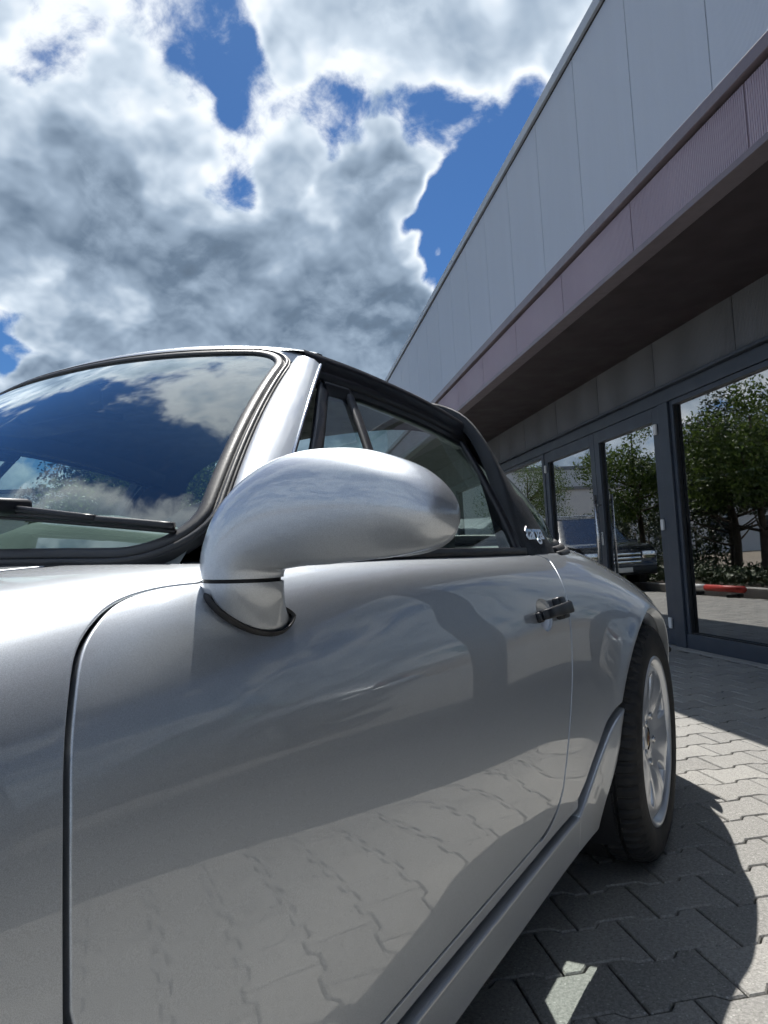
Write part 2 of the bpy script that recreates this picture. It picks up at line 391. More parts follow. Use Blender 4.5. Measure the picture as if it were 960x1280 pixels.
def patch(name, us, vs, P, gs, m, parent=None, flip=False, hem=None, offset=0., eps=1e-4, hem_test=None, kind=None):
    """surface P(u,v) kept where every g(u,v,pos)>0; the cut edge is rolled inwards (hem = radius, depth)"""
    U, Vv = np.meshgrid(us, vs, indexing='ij'); prm = [tuple(x) for x in np.stack([U.ravel(), Vv.ravel()], 1)]
    a, b = U.shape
    polys = [(i * b + j, (i + 1) * b + j, (i + 1) * b + j + 1, i * b + j + 1) for i in range(a - 1) for j in range(b - 1)]
    for g in gs:
        arr = np.array(prm); val = list(g(arr[:, 0], arr[:, 1], P(arr[:, 0], arr[:, 1])))
        cuts = {}; need = []
        for pl in polys:
            for q in range(len(pl)):
                i, j = pl[q], pl[(q + 1) % len(pl)]
                if (val[i] > 0) != (val[j] > 0):
                    key = (min(i, j), max(i, j))
                    if key not in cuts: cuts[key] = len(prm) + len(need); need.append(key)
        if need:
            A = arr[[k[0] for k in need]].copy(); B = arr[[k[1] for k in need]].copy(); va = np.array([val[k[0]] for k in need])
            for _ in range(12):
                Mi = (A + B) / 2; vm = g(Mi[:, 0], Mi[:, 1], P(Mi[:, 0], Mi[:, 1])); same = (vm > 0) == (va > 0)
                A[same] = Mi[same]; B[~same] = Mi[~same]
            prm += [tuple(x) for x in (A + B) / 2]; val += [0.] * len(need)
        out = []
        for pl in polys:
            ins = [val[i] > 0 for i in pl]
            if all(ins): out.append(pl); continue
            if not any(ins): continue
            r = []
            for q in range(len(pl)):
                i, j = pl[q], pl[(q + 1) % len(pl)]
                if ins[q]: r.append(i)
                if ins[q] != ins[(q + 1) % len(pl)]: r.append(cuts[(min(i, j), max(i, j))])
            if len(r) > 2: out.append(tuple(r))
        polys = out
    used = sorted({i for p in polys for i in p}); mp = {k: i for i, k in enumerate(used)}
    arr = np.array(prm)[used]; polys = [tuple(mp[i] for i in p) for p in polys]
    u, v = arr[:, 0], arr[:, 1]; X = P(u, v)
    du = P(u + eps, v) - P(u - eps, v); dv = P(u, v + eps) - P(u, v - eps)
    Nn = np.cross(du, dv); Nn /= np.linalg.norm(Nn, axis=1)[:, None] + 1e-15
    if flip: Nn = -Nn; polys = [p[::-1] for p in polys]
    X = X + Nn * offset
    V = [X]; NN = [Nn]; F = list(polys)
    if hem:
        cnt = {}
        for p in polys:
            for q in range(len(p)):
                e = (p[q], p[(q + 1) % len(p)]); cnt[e] = cnt.get(e, 0) + 1
        bd = [e for e in cnt if (e[1], e[0]) not in cnt]
        if hem_test is not None: bd = [e for e in bd if hem_test(X[list(e)].mean(0))]
        dirs = {}
        for i, j in bd:
            t = X[j] - X[i]; L = np.linalg.norm(t)
            if L < 1e-9: continue
            o = np.cross(t / L, Nn[i] + Nn[j]); o /= np.linalg.norm(o) + 1e-15
            for k in (i, j): dirs[k] = dirs.get(k, 0) + o * L
        ks = sorted({k for e in bd for k in e}); ki = {k: i for i, k in enumerate(ks)}
        if ks:
            O = np.array([np.asarray(dirs.get(k, np.zeros(3)) + np.zeros(3)) for k in ks]); O /= np.linalg.norm(O, axis=1)[:, None] + 1e-15
            r, dep = hem; prev = ks; base = len(X)
            for th in (30, 60, 90, -1):
                if th > 0:
                    c, s_ = math.cos(R(th)), math.sin(R(th)); Y = X[ks] + O * r * s_ - Nn[ks] * r * (1 - c); n2 = Nn[ks] * c + O * s_
                else: Y = X[ks] + O * r - Nn[ks] * (r + dep); n2 = O
                V.append(Y); NN.append(n2); cur = list(range(base, base + len(ks))); base += len(ks)
                for i, j in bd: F.append((prev[ki[j]] if prev is ks else prev[ki[j]], prev[ki[i]], cur[ki[i]], cur[ki[j]]))
                prev = cur
    V = np.concatenate(V); NN = np.concatenate(NN)
    return mk(name, V, F, m, parent, True, NN, kind)

# ------------------------------------------------------------------ ground
BAZ = R(36.514)                                    # heading of the showroom front
BE = np.array([math.cos(BAZ), math.sin(BAZ)]); BR = np.array([math.sin(BAZ), -math.cos(BAZ)])
def bp(s, d, z=0.): return (CAM[0] + s * BE[0] + d * BR[0], CAM[1] + s * BE[1] + d * BR[1], z)
BD = 3.17                                          # distance of the glass front from the viewer
def build_ground():
    me = mesh('ground', [(-1500, -1500, -.03), (1500, -1500, -.03), (1500, 1500, -.03), (-1500, 1500, -.03)], [(0, 1, 2, 3)], 'far_ground')
    ob('ground', me, kind='structure')
    V = [bp(-14, BD + .3, -.012), bp(24, BD + .3, -.012), bp(24, -.2, -.012), bp(9.0, -.2, -.012), bp(9.0, -16, -.012), bp(-14, -16, -.012)]
    yard = ob('paved_yard', mesh('paved_yard', V, [tuple(range(6))], 'joint_sand'), kind='structure')
    # interlocking stones, waisted, half-bond
    L, W, TH = .2, .158918, R(10.15)
    def c2w(p): return np.array([p[0] * math.sin(PHI) + p[1] * math.cos(PHI), -p[0] * math.cos(PHI) + p[1] * math.sin(PHI)])
    a = c2w((L * math.cos(TH), L * math.sin(TH))); nn = c2w((W * math.sin(TH), -W * math.cos(TH))) - .0125 * a
    b = nn - a / 2; T0 = c2w((.82125, 2.14759)) + CAM[:2]
    ah, nh = a / L, nn / np.linalg.norm(nn)
    A, g = .011, .0022
    wave = [(0, 1), (.2, 1), (.3, -1), (.7, -1), (.8, 1), (1, 1)]
    top = [np.array([t * L, -A * s]) for t, s in wave]                # local (along, toward viewer)
    bot = [np.array([t * L, W + A * s]) for t, s in wave]
    out = np.array(top + bot[::-1])
    ctr = np.array([L / 2, W / 2])
    def inset(Q, d):
        K = len(Q); r = []
        for i in range(K):
            p, c, n_ = Q[i - 1], Q[i], Q[(i + 1) % K]
            e1 = (c - p) / np.linalg.norm(c - p); e2 = (n_ - c) / np.linalg.norm(n_ - c)
            n1 = np.array([-e1[1], e1[0]]); n2 = np.array([-e2[1], e2[0]]); m_ = (n1 + n2); m_ /= (1 + n1 @ n2) 
            r.append(c + m_ * d)
        return np.array(r)
    if sum(out[i - 1][0] * out[i][1] - out[i][0] * out[i - 1][1] for i in range(len(out))) < 0: out = out[::-1]
    rings = [(inset(out, g), -.012), (inset(out, g + .0002), -.0035), (inset(out, g + .0035), 0.)]
    K = len(out); V0 = []; F0 = []
    for Q, z in rings:
        for q in Q - ctr: xy = ah * q[0] + nh * q[1]; V0.append((xy[0], xy[1], z))
    for r in range(2):
        for i in range(K): F0.append((r * K + i, r * K + (i + 1) % K, (r + 1) * K + (i + 1) % K, (r + 1) * K + i))
    F0.append(tuple(range(2 * K, 3 * K)))
    if np.cross(ah, nh) < 0: F0 = [f[::-1] for f in F0]
    V0 = np.array(V0)
    stone = mesh('paver', V0, F0, 'paver_concrete', smooth=False)
    cells = []
    for i in range(-140, 141):
        for j in range(-140, 141):
            c = T0 + i * a + j * b + a / 2 + nn / 2
            q = c - CAM[:2]; s_, d_ = q @ BE, q @ BR
            if not (-11 < s_ < 22 and d_ < BD - .10): continue
            if s_ > 8.9 and d_ < -.05: continue
            if d_ < -7: continue
            if s_ > 14 and d_ < 1: continue
            pp = proj((c[0], c[1], 0)); inv = (q @ CF[:2]) > .1 and 540 < pp[0] < 985 and 800 < pp[1] < 1330
            cells.append((0 if inv else 1, float(np.linalg.norm(q)), c))
    cells.sort(key=lambda t: (t[0], t[1]))
    # stones hidden under the car body are not in view
    def seen(c): return not (c[0] < 2.5 and c[1] > -.62)
    near = [c for k, d, c in cells if k == 0 and seen(c)][:300]
    keep = {tuple(c) for c in near}
    V = []; F = []
    for c in near:
        o = ob('paver', stone, yard, (c[0], c[1], rng.normal(0, .0006)), (rng.normal(0, .003), rng.normal(0, .003), 0))
        o.matrix_parent_inverse = Matrix()
    rest = [c for k, d, c in cells if tuple(c) not in keep]
    C = np.array(rest); n = len(C); k = len(V0)
    tilt = rng.normal(0, .003, (n, 1, 2))
    VV = V0[None] + np.concatenate([C, rng.normal(0, .0006, (n, 1))], 1)[:, None, :]
    VV[..., 2] += V0[None, :, 0] * tilt[..., 0] + V0[None, :, 1] * tilt[..., 1]
    FF = [tuple(i + q * k for i in f) for q in range(n) for f in F0]
    o = ob('pavers', mesh('pavers', VV.reshape(-1, 3), FF, 'paver_concrete', smooth=False), yard, kind='stuff')
build_ground()

# ------------------------------------------------------------------ showroom building (local frame: x along front, y outwards, z up)
def build_showroom():
    o0 = bp(0, BD)
    b = root('showroom_building', o0, 'long grey and brown metal-clad showroom with glass doors beside the car', 'building', rz=BAZ)
    # local x = along BE; local y = -BR (towards viewer)
    def add(name, mb, m, par=b, smooth=False, **kw):
        me = mesh(name, mb.V, mb.F, m, smooth); o = bpy.data.objects.new(name, me); COL.objects.link(o); o.parent = par
        for k, v in kw.items(): o[k] = v
        return o
    S0, S1 = -9.9, 21.1
    mod, ph = 1.122, 4.66
    ks = [k for k in range(-20, 30) if S0 < ph + k * mod < S1]
    edges = [S0] + [ph + k * mod for k in ks] + [S1]
    zr, zs, zh = 5.90, 2.535, 2.075                 # roof edge, soffit, window head
    yf = 1.065                                      # fascia stands this far in front
    def ribbed(name, y1, z0, z1, eds, m, gap=.005, pitch=.0157, dep=.0045):
        """panel with pressed vertical ribs"""
        for e0, e1 in zip(eds[:-1], eds[1:]):
            if e1 - e0 < .05: continue
            w = (e1 - e0) / 2 - gap; k = int(2 * w / pitch); xs = []
            for i in range(k):
                a = -w + 2 * w * i / k; p = 2 * w / k
                xs += [(a, 0), (a + p * .52, 0), (a + p * .66, dep), (a + p * .86, dep)]
            xs += [(w, 0)]
            V = [(x, y1 - q, z) for z in (z0, z1) for x, q in xs] + [(-w, y1 - .04, z0), (w, y1 - .04, z0), (-w, y1 - .04, z1), (w, y1 - .04, z1)]
            L = len(xs); F = [(i + 1, i, L + i, L + i + 1) for i in range(L - 1)] + [(0, 2 * L, 2 * L + 2, L), (2 * L + 1, L - 1, 2 * L - 1, 2 * L + 3), (2 * L, 2 * L + 1, 2 * L + 3, 2 * L + 2)]
            mb = MB(); mb.V = V; mb.F = F
            o = add(name, mb, m); fixn(o.data); o.location = ((e0 + e1) / 2, 0, 0)
    def panels(name, y0, y1, z0, z1, eds, m, gap=.006):
        for e0, e1 in zip(eds[:-1], eds[1:]):
            if e1 - e0 < .05: continue
            mb = MB().box(-(e1 - e0) / 2 + gap, (e1 - e0) / 2 - gap, y0, y1, z0, z1, .004)
            o = add(name, mb, m); o.location = ((e0 + e1) / 2, 0, 0)
    panels('cladding_panel', .0, .05, 2.75, 5.78, edges, 'cladding_grey', .005)
    add('backing_wall', MB().box(S0, S1, -.12, -.002, 2.08, 5.80), 'seal_black')
    [add('side_wall', MB().box(a, a + .06, -9, .045, 0, 5.78), 'cladding_grey') for a in (S1 - .01, S0 - .05)]
    add('flat_roof', MB().box(S0 - .02, S1 + .02, -9, -.02, 5.78, 5.81), 'roof_cap_grey')
    add('roof_edge_shadow_gap', MB().box(S0, S1, .0, .052, 5.765, 5.79), 'seal_black')
    add('roof_edge_trim', MB().box(S0 - .06, S1 + .06, -.1, .085, 5.79, 5.905, .006), 'roof_cap_grey')
    # canopy: fascia panels, caps, soffit
    fed = [2.92 + k * 1.098 for k in range(-11, 17)]
    fed = [S0] + [e for e in fed if S0 + .3 < e < S1 - .3] + [S1]
    ribbed('fascia_panel', yf, 2.548, 2.850, fed, 'fascia_brown')
    add('fascia_backing', MB().box(S0, S1, yf - .10, yf - .045, 2.545, 2.86), 'seal_black')
    add('fascia_top_trim', MB().box(S0 - .02, S1 + .02, yf - .14, yf + .028, 2.868, 2.935, .004), 'fascia_cap')
    add('fascia_bottom_trim', MB().box(S0 - .02, S1 + .02, yf - .10, yf + .014, 2.512, 2.546, .003), 'fascia_cap')
    add('canopy_deck', MB().box(S0, S1, .055, yf - .12, 2.86, 2.89), 'fascia_cap')
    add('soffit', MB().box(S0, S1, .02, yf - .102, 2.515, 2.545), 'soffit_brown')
    # lintel panels above the glass
    led = [4.66 + k * 1.122 for k in range(-13, 15)]
    led = [S0] + [e for e in led if S0 + .3 < e < S1 - .3] + [S1]
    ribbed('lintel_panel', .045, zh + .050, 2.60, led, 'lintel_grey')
    add('lintel_drip', MB().box(S0, S1, -.02, .075, zh + .026, zh + .048, .003), 'frame_anthracite')
    # frames: head, sill, posts
    FM = 'frame_anthracite'
    add('head_frame', MB().box(S0, S1, -.09, .03, 1.995, zh + .024, .003), FM)
    posts = [-9.7, -7.2, -4.7, -2.2, .30, 2.80, 5.72, 8.60, 10.9, 13.2, 15.5, 17.8, 20.1]
    for p in posts:
        w = .155 if p == 5.72 else (.075 if p == 8.60 else .10)
        add('post', MB().box(p - w / 2, p + w / 2, -.09, .034, .004, 1.994, .004), FM)
    for p0, p1 in zip(posts[:-1], posts[1:]):
        if p0 == 5.72: continue
        w0 = .155 if p0 == 5.72 else (.075 if p0 == 8.60 else .10); w1 = .155 if p1 == 5.72 else (.075 if p1 == 8.60 else .10)
        x0, x1 = p0 + w0 / 2 + .002, p1 - w1 / 2 - .002
        win = add('window', MB().box(x0, x1, -.09, .022, .004, .118, .003).box(x0, x0 + .045, -.07, .012, .12, 1.994, .002).box(x1 - .045, x1, -.07, .012, .12, 1.994, .002)
                  .box(x0 + .046, x1 - .046, -.07, .012, 1.955, 1.994, .002), FM)
        add('glass', MB().box(x0 + .04, x1 - .04, -.035, -.025, .115, 1.96), 'shop_glass', win)
        add('seal', MB().box(x0 + .045, x1 - .045, -.02, .002, .118, .128).box(x0 + .045, x0 + .053, -.02, .002, .13, 1.955).box(x1 - .053, x1 - .045, -.02, .002, .13, 1.955), 'seal_black', win)
    # double door between the posts
    for x0, x1, hinge in ((5.805, 7.115, 5.80), (7.125, 8.555, 8.56)):
        s = .105
        mb = MB().box(x0, x0 + s, -.055, .026, .012, 1.99, .003).box(x1 - s, x1, -.055, .026, .012, 1.99, .003)
        mb.box(x0 + s + .001, x1 - s - .001, -.055, .026, 1.872, 1.99, .003).box(x0 + s + .001, x1 - s - .001, -.055, .026, .012, .135, .003)
        dr = add('door', mb, FM)
        add('glass', MB().box(x0 + s - .01, x1 - s + .01, -.02, -.010, .13, 1.88), 'shop_glass', dr)
        add('seal', MB().box(x0 + s, x0 + s + .008, -.008, .004, .136, 1.871).box(x1 - s - .008, x1 - s, -.008, .004, .136, 1.871).box(x0 + s + .009, x1 - s - .009, -.008, .004, .136, .144), 'seal_black', dr)
        hx = (x0 + .045) if hinge < 6 else (x1 - .045)
        for hz in (.19, 1.00, 1.80):
            add('hinge', MB().box(hx - .022, hx + .022, .028, .048, hz - .045, hz + .045, .006), 'white_plastic', dr)
        if hinge < 6:
            xh = x1 - .05
            add('handle', MB().tube([(xh, .075, .52), (xh, .075, 1.36)], .014, 12).tube([(xh, .02, .62), (xh, .075, .62)], .009, 8).tube([(xh, .02, 1.26), (xh, .075, 1.26)], .009, 8), 'steel_brushed', dr, True)
            add('lock', MB().box(xh - .018, xh + .018, .027, .036, .86, .99, .004), 'steel_brushed', dr)
    # dark sales room behind the glass
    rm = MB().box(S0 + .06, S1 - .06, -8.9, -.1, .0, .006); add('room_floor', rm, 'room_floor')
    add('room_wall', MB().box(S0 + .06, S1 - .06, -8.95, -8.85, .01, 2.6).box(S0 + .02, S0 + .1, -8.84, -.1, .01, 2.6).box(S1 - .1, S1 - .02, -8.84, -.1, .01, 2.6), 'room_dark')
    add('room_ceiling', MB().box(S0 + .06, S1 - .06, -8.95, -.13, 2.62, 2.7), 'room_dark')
    add('threshold', MB().box(S0, S1, -.1, .09, -.01, .0035), 'kerb_concrete')
    return b
build_showroom()
# ------------------------------------------------------------------ the silver open-top coupe
# x: towards the tail, y: towards the car's right, z: up.  Half sections (w outwards, z) at stations along x.
ST = [
 (-.97, [.52,.56,.585,.60,.60,.595,.58,.555,.52,.46,.36,.2,0], [.22,.27,.32,.37,.41,.45,.48,.50,.515,.525,.535,.54,.545]),
 (-.80, [.67,.70,.715,.722,.722,.715,.70,.672,.63,.555,.42,.22,0], [.20,.28,.36,.44,.505,.56,.605,.635,.65,.65,.635,.638,.642]),
 (-.50, [.735,.755,.77,.78,.785,.78,.765,.732,.685,.60,.46,.24,0], [.19,.29,.39,.49,.57,.64,.695,.735,.752,.745,.722,.728,.735]),
 (-.10, [.75,.775,.792,.803,.808,.803,.787,.752,.70,.615,.49,.25,0], [.20,.30,.40,.50,.59,.675,.737,.785,.808,.806,.79,.797,.803]),
 (.28, [.755,.77,.782,.789,.789,.783,.767,.738,.695,.625,.505,.26,0], [.20,.30,.40,.50,.60,.69,.755,.804,.830,.838,.84,.848,.852]),
 (.60, [.757,.771,.781,.787,.786,.779,.762,.735,.70,.65,.52,.27,0], [.20,.30,.40,.50,.60,.70,.767,.818,.846,.857,.866,.876,.88]),
 (1.0, [.760,.773,.783,.789,.787,.779,.764,.742,.705,.66,.52,.27,0], [.20,.30,.40,.50,.60,.70,.767,.825,.852,.862,.872,.882,.886]),
 (1.4, [.765,.777,.787,.793,.792,.785,.769,.746,.705,.66,.52,.27,0], [.20,.30,.40,.50,.60,.70,.765,.819,.847,.858,.87,.88,.885]),
 (1.75, [.772,.784,.794,.801,.803,.798,.782,.752,.712,.66,.52,.27,0], [.20,.30,.40,.505,.605,.695,.757,.806,.841,.858,.872,.882,.887]),
 (2.0, [.786,.803,.818,.830,.834,.829,.810,.772,.722,.665,.53,.28,0], [.20,.30,.40,.505,.595,.672,.730,.784,.829,.856,.876,.886,.89]),
 (2.25, [.800,.822,.840,.853,.859,.854,.832,.788,.732,.668,.54,.29,0], [.20,.30,.40,.50,.58,.647,.699,.752,.802,.843,.872,.884,.888]),
 (2.6, [.785,.805,.820,.832,.836,.829,.805,.757,.695,.625,.505,.28,0], [.21,.31,.40,.49,.565,.63,.68,.728,.772,.808,.838,.85,.855]),
 (2.95, [.70,.725,.745,.758,.762,.754,.73,.685,.628,.56,.45,.25,0], [.25,.33,.40,.47,.535,.595,.64,.68,.712,.738,.757,.767,.772]),
 (3.22, [.585,.61,.63,.64,.64,.632,.612,.575,.525,.46,.365,.2,0], [.30,.36,.41,.46,.51,.55,.582,.608,.628,.643,.655,.66,.663]),
]
XS = [s[0] for s in ST]; CW = np.array([s[1] for s in ST]); CZ = np.array([s[2] for s in ST]); JS = np.arange(13.)
RAX, FAX, TR = 2.245, -.10, .318
ARC = [(RAX, .325, .352), (FAX, .315, .345)]
def body(x, s, side=-1, flare=True):
    x = np.asarray(x, float); s = np.asarray(s, float)
    A = nat_spline_w(XS, x); B = nat_spline_w(JS, s)
    w = np.einsum('ni,nj,ij->n', A, B, CW); z = np.einsum('ni,nj,ij->n', A, B, CZ)
    if flare:
        for cx, cz, r in ARC:
            d = np.hypot(x - cx, z - cz) - r
            f = np.exp(-(d / .028) ** 2) * .009 + np.exp(-(np.maximum(d, 0) / .085) ** 2) * .012
            w = w + f * (s < 8) * np.clip((z - .18) / .2, 0, 1)
    return np.stack([x, side * w, z], -1)
LS = .08                                            # one section step counts as this many metres in panel outlines
_gx, _gs = np.meshgrid(np.linspace(.25, 2.3, 412), np.linspace(0, 10, 260), indexing='ij')
_pp = proj(body(_gx.ravel(), _gs.ravel()))
_fc = np.cross(body(_gx.ravel() + 1e-4, _gs.ravel()) - body(_gx.ravel(), _gs.ravel()), body(_gx.ravel(), _gs.ravel() + 1e-3) - body(_gx.ravel(), _gs.ravel()))
_ok = np.einsum('ni,ni->n', _fc, body(_gx.ravel(), _gs.ravel()) - CAM) * 1.
def meas(px, py, z0=None):
    """panel coordinates (x, s*LS) of the body point that the photograph shows at a pixel"""
    d = np.hypot(_pp[:, 0] - px, _pp[:, 1] - py) + np.where(_ok > 0, 0, 1e3)
    i = int(np.argmin(d)); return np.array([_gx.ravel()[i], _gs.ravel()[i] * LS])
if np.median(np.sign(_ok)[(_gx.ravel() > .5) & (_gx.ravel() < 1.2) & (_gs.ravel() < 6)]) < 0: _ok = -_ok
# shut lines measured on the door
GF = spl([meas(*p) for p in ((89, 1270), (87, 1112), (87, 1021), (89, 929), (94, 860), (103, 810), (119, 778), (147, 753), (179, 740), (215, 732), (250, 728))], 50)
GF = np.vstack([spl([(GF[0, 0] + .012, .118), (GF[0, 0] + .004, .18), (GF[0, 0] + .001, .28), GF[0] - (0, .02)], 12), GF])
GR = spl([meas(*p) for p in ((687, 700), (700, 722), (708, 745), (714, 790), (715, 830), (714, 880), (711, 930), (705, 985))], 40)
DB = 1.18 * LS                                      # lower edge of the door
car = root('sports_car', (1.1, 0, 0), 'silver metallic open-top sports coupe with black roof bar parked on the pavers', 'car')
def pos_gap(side):
    def f(x, s): return body(x, s, side)
    return f
def gpoly(Q): return lambda u, v, X: sd_poly(np.stack([u, v * LS], 1), Q)
def garch(k, extra=0.): return lambda u, v, X: np.hypot(X[:, 0] - ARC[k][0], X[:, 2] - ARC[k][1]) - ARC[k][2] - extra
def door_poly(inset):
    top = [(GF[-1, 0], GF[-1, 1]), (.66, 8.0 * LS - .008), (.76, 8.12 * LS), (1.2, 8.12 * LS), (GR[0, 0] - .03, 8.12 * LS), (GR[0, 0], GR[0, 1] + .004)]
    rear_low = spl([GR[-1], (GR[-1, 0] - .030, GR[-1, 1] - .021), (GR[-1, 0] - .070, DB + .010), (GR[-1, 0] - .12, DB + .002), (GR[-1, 0] - .17, DB)], 16)
    Q = np.vstack([GF, np.array(top), GR, rear_low[1:], [(GF[0, 0] + .03, DB), (GF[0, 0] + .008, DB + .006)]])
    return Q
DQ = door_poly(0)
HC = meas(686, 765) + np.array([-.024, .001]); HR = (.044, .040)            # dished handle recess, centre and radii in panel coordinates
def build_body():
    for side, sfx in ((-1, 'left'), (1, 'right')):
        P = pos_gap(side); fl = side > 0
        hem = (.0022, .022)
        # door skin
        g = gpoly(DQ); xs = np.arange(.34, 1.78, .011); ss = np.arange(.9, 8.4, .11)
        dr = patch('door', xs, ss, P, [lambda u, v, X: g(u, v, X) - .0048, lambda u, v, X: np.hypot((u - HC[0]) / HR[0], (v * LS - HC[1]) / HR[1]) - 1.], 'silver_paint', car, fl, hem)
        DOORS[side] = dr
        # front wing: everything ahead of the shut line and over it to the screen corner
        xs = np.arange(-.965, .86, .0135); ss = np.arange(0, 10.2, .12)
        def wing(u, v, X):
            d = sd_poly(np.stack([u, v * LS], 1), DQ)
            return np.where((u < GF[0, 0] + .06) | (v * LS > .52), -d - .0048, -1)
        lim = lambda u, v, X: np.where(u < .46, 1., np.minimum(v * LS - np.interp(u, GF[-30:, 0], GF[-30:, 1]) , .86 - u))
        patch('front_wing', xs, ss, P, [lambda u, v, X: np.minimum(.845 - u, 10.16 - v), wing, lambda u, v, X: np.where((u > GF[:, 0].min() + .02) & (v < 5.0), -1., 1.), garch(1), lambda u, v, X: np.where(u > .2, v - 1.14, 1.) + np.where(u < .2, 0, 0.)],
              'silver_paint', car, fl, hem)
        # rear wing
        xs = np.arange(1.40, 3.215, .0135); ss = np.arange(0, 10.2, .12)
        def rear(u, v, X):
            d = sd_poly(np.stack([u, v * LS], 1), DQ)
            xr = np.interp(v * LS, GR[::-1, 1], GR[::-1, 0])
            return np.where(u > xr - .25, -d - .0048, -1)
        topb = lambda u, v, X: np.interp(u, [1.6, 1.72, 1.95, 2.1, 2.2, 2.32, 2.45, 2.6], [8.12, 8.14, 8.35, 8.75, 9.1, 9.5, 9.9, 10.2]) - v
        gsill = lambda u, v, X: np.where(u < 2.2, v - np.interp(u, [1.38, 1.62, 1.69, 1.74, 1.80, 1.855, 1.90, 2.0], [1.13, 1.14, 1.20, 1.42, 1.90, 2.42, 2.68, 2.95]), 1.)
        def lowf(u, v, X): return np.where((v < 2.5) & (u < GR[-1, 0] - .172), -1., 1.)
        patch('rear_wing', xs, ss, P, [rear, lowf, topb, gsill, garch(0)], 'silver_paint', car, fl, hem)
        # sill strip under the door, then the black slot, then the sill cover
        xs = np.arange(.30, 1.72, .02)
        xr = np.r_[np.arange(.22, 1.70, .02), 1.70]
        patch('sill_strip', xr, np.linspace(.945, 1.105, 5), P, [], 'silver_paint', car, fl, (.003, .02), offset=-.004)
        patch('sill_slot', np.r_[np.arange(.22, 2.02, .02)], np.linspace(.40, 2.6, 23), P, [lambda u, v, X: np.where(u < 1.70, 1.2 - v, 1.), lambda u, v, X: 2.62 - v], 'seal_black', car, fl, None, offset=-.016)
        patch('sill_cover', np.r_[np.arange(.28, 1.69, .02), 1.69], np.linspace(.05, .735, 12), P, [], 'silver_paint', car, fl, (.006, .03), offset=.006)
        guard = np.array([meas(*p) for p in ((725, 1008), (737, 973), (747, 933), (757, 907), (770, 892), (777, 889))])
        GQ = np.vstack([[(1.694, .05 * LS)], [(1.694, .77 * LS)], spl([(1.702, .79 * LS), (1.752, 1.08 * LS), (1.808, 1.56 * LS), (1.862, 2.10 * LS), (1.905, 2.44 * LS), (1.945, 2.56 * LS)], 24), [(1.925, 2.2 * LS), (1.90, 1.5 * LS), (1.88, .9 * LS), (1.86, .4 * LS), (1.84, .05 * LS)]])
        patch('stone_guard', np.arange(1.68, 1.97, .007), np.arange(0, 2.7, .07), P, [gpoly(GQ)], 'silver_paint', car, fl, (.005, .03), offset=.006)
        # wheel housings
        for k in (0, 1):
            cx, cz, r = ARC[k]; n = 40; t = np.linspace(-.55, math.pi + .55, n)
            G = np.zeros((n, 5, 3)); wd = .86 if k == 0 else .80
            for j, (yy, rr) in enumerate(((wd - .055, r + .012), (wd - .08, r + .014), (wd - .22, r + .012), (wd - .36, r), (wd - .37, .05))):
                G[:, j] = np.stack([cx + rr * np.cos(t), np.full(n, side * yy), cz + rr * np.sin(t)], -1)
            MB().grid(G).obj('wheel_housing', 'black_rubber', car)
    # bonnet, cowl, engine lid: both halves in one piece
    def both(x, s): 
        s = np.asarray(s, float); L = s > 12
        X = body(x, np.where(L, 24 - s, s), -1, False); X[:, 1] = np.where(L, -X[:, 1], X[:, 1]); return X
    ssb = np.r_[np.arange(10.22, 13.79, .12)]
    patch('bonnet', np.arange(-.93, .47, .02), ssb, both, [lambda u, v, X: .44 + .05 * np.cos(X[:, 1] * 2.6) - .02 - u], 'silver_paint', car, False, (.002, .02))
    patch('cowl', np.arange(.40, .80, .012), ssb, both, [lambda u, v, X: u - (.446 + .05 * np.cos(X[:, 1] * 2.6) - .02)], 'silver_paint', car, False, (.002, .02))
    patch('engine_lid', np.arange(2.42, 3.2, .03), ssb, both, [], 'silver_paint', car, False, (.002, .02))
    # floor pan and bulkheads keep light out of the cabin
    MB().box(-.75, 3.0, -.60, .60, .16, .20).obj('floor_pan', 'black_rubber', car, False)
    MB().box(.40, .44, -.66, .66, .20, .80).obj('front_bulkhead', 'interior_black', car, False)
    for nm, xx, zz, hw in (('front_bumper', -.98, .40, .60), ('rear_bumper', 3.20, .44, .66)):
        t = np.linspace(-1, 1, 41); sg = -1 if xx < 0 else 1
        G = np.zeros((41, 9, 3)); a = np.linspace(-1.75, 1.75, 9)
        for i, u in enumerate(t):
            cx = xx + sg * .10 * (1 - abs(u) ** 3.5) - sg * .30 * max(0, abs(u) - .72) * 2.6; cy = u * (hw + .12)
            for j, q in enumerate(a): G[i, j] = (cx + sg * .07 * math.cos(q) - sg * .02, cy * (1 - .0 * q), zz + .11 * math.sin(q))
        o = MB().grid(G, flip=sg > 0).obj(nm, 'silver_paint', car); fixn(o.data)
        MB().tube([(xx + sg * .062 * 1 + sg * .10 * (1 - abs(u) ** 3.5) - sg * .30 * max(0, abs(u) - .72) * 2.6, u * (hw + .125), zz + .015) for u in t], .012, 8).obj('bumper_strip', 'black_rubber', o)
    for sd in (-1, 1):
        hb = MB().lathe([(.0, -.035), (.04, -.033), (.07, -.024), (.088, -.008), (.094, .004)], 40, 'x', (-.70, sd * .605, .655)).obj('headlight', 'lamp_glass', car)
        MB().lathe([(.094, -.004), (.104, -.002), (.106, .02), (.095, .05)], 40, 'x', (-.695, sd * .605, .655)).obj('headlight_ring', 'silver_paint', hb)
        MB().lathe([(.0, .05), (.06, .03), (.09, .0)], 32, 'x', (-.695, sd * .605, .655)).obj('reflector', 'chrome', hb)
        MB().box(3.215, 3.245, min(sd * .30, sd * .56), max(sd * .30, sd * .56), .555, .615, .008).obj('tail_light', 'lamp_red', car)
        # chromed tip of the tailpipe side seen behind the tyre
DOORS = {}
build_body()

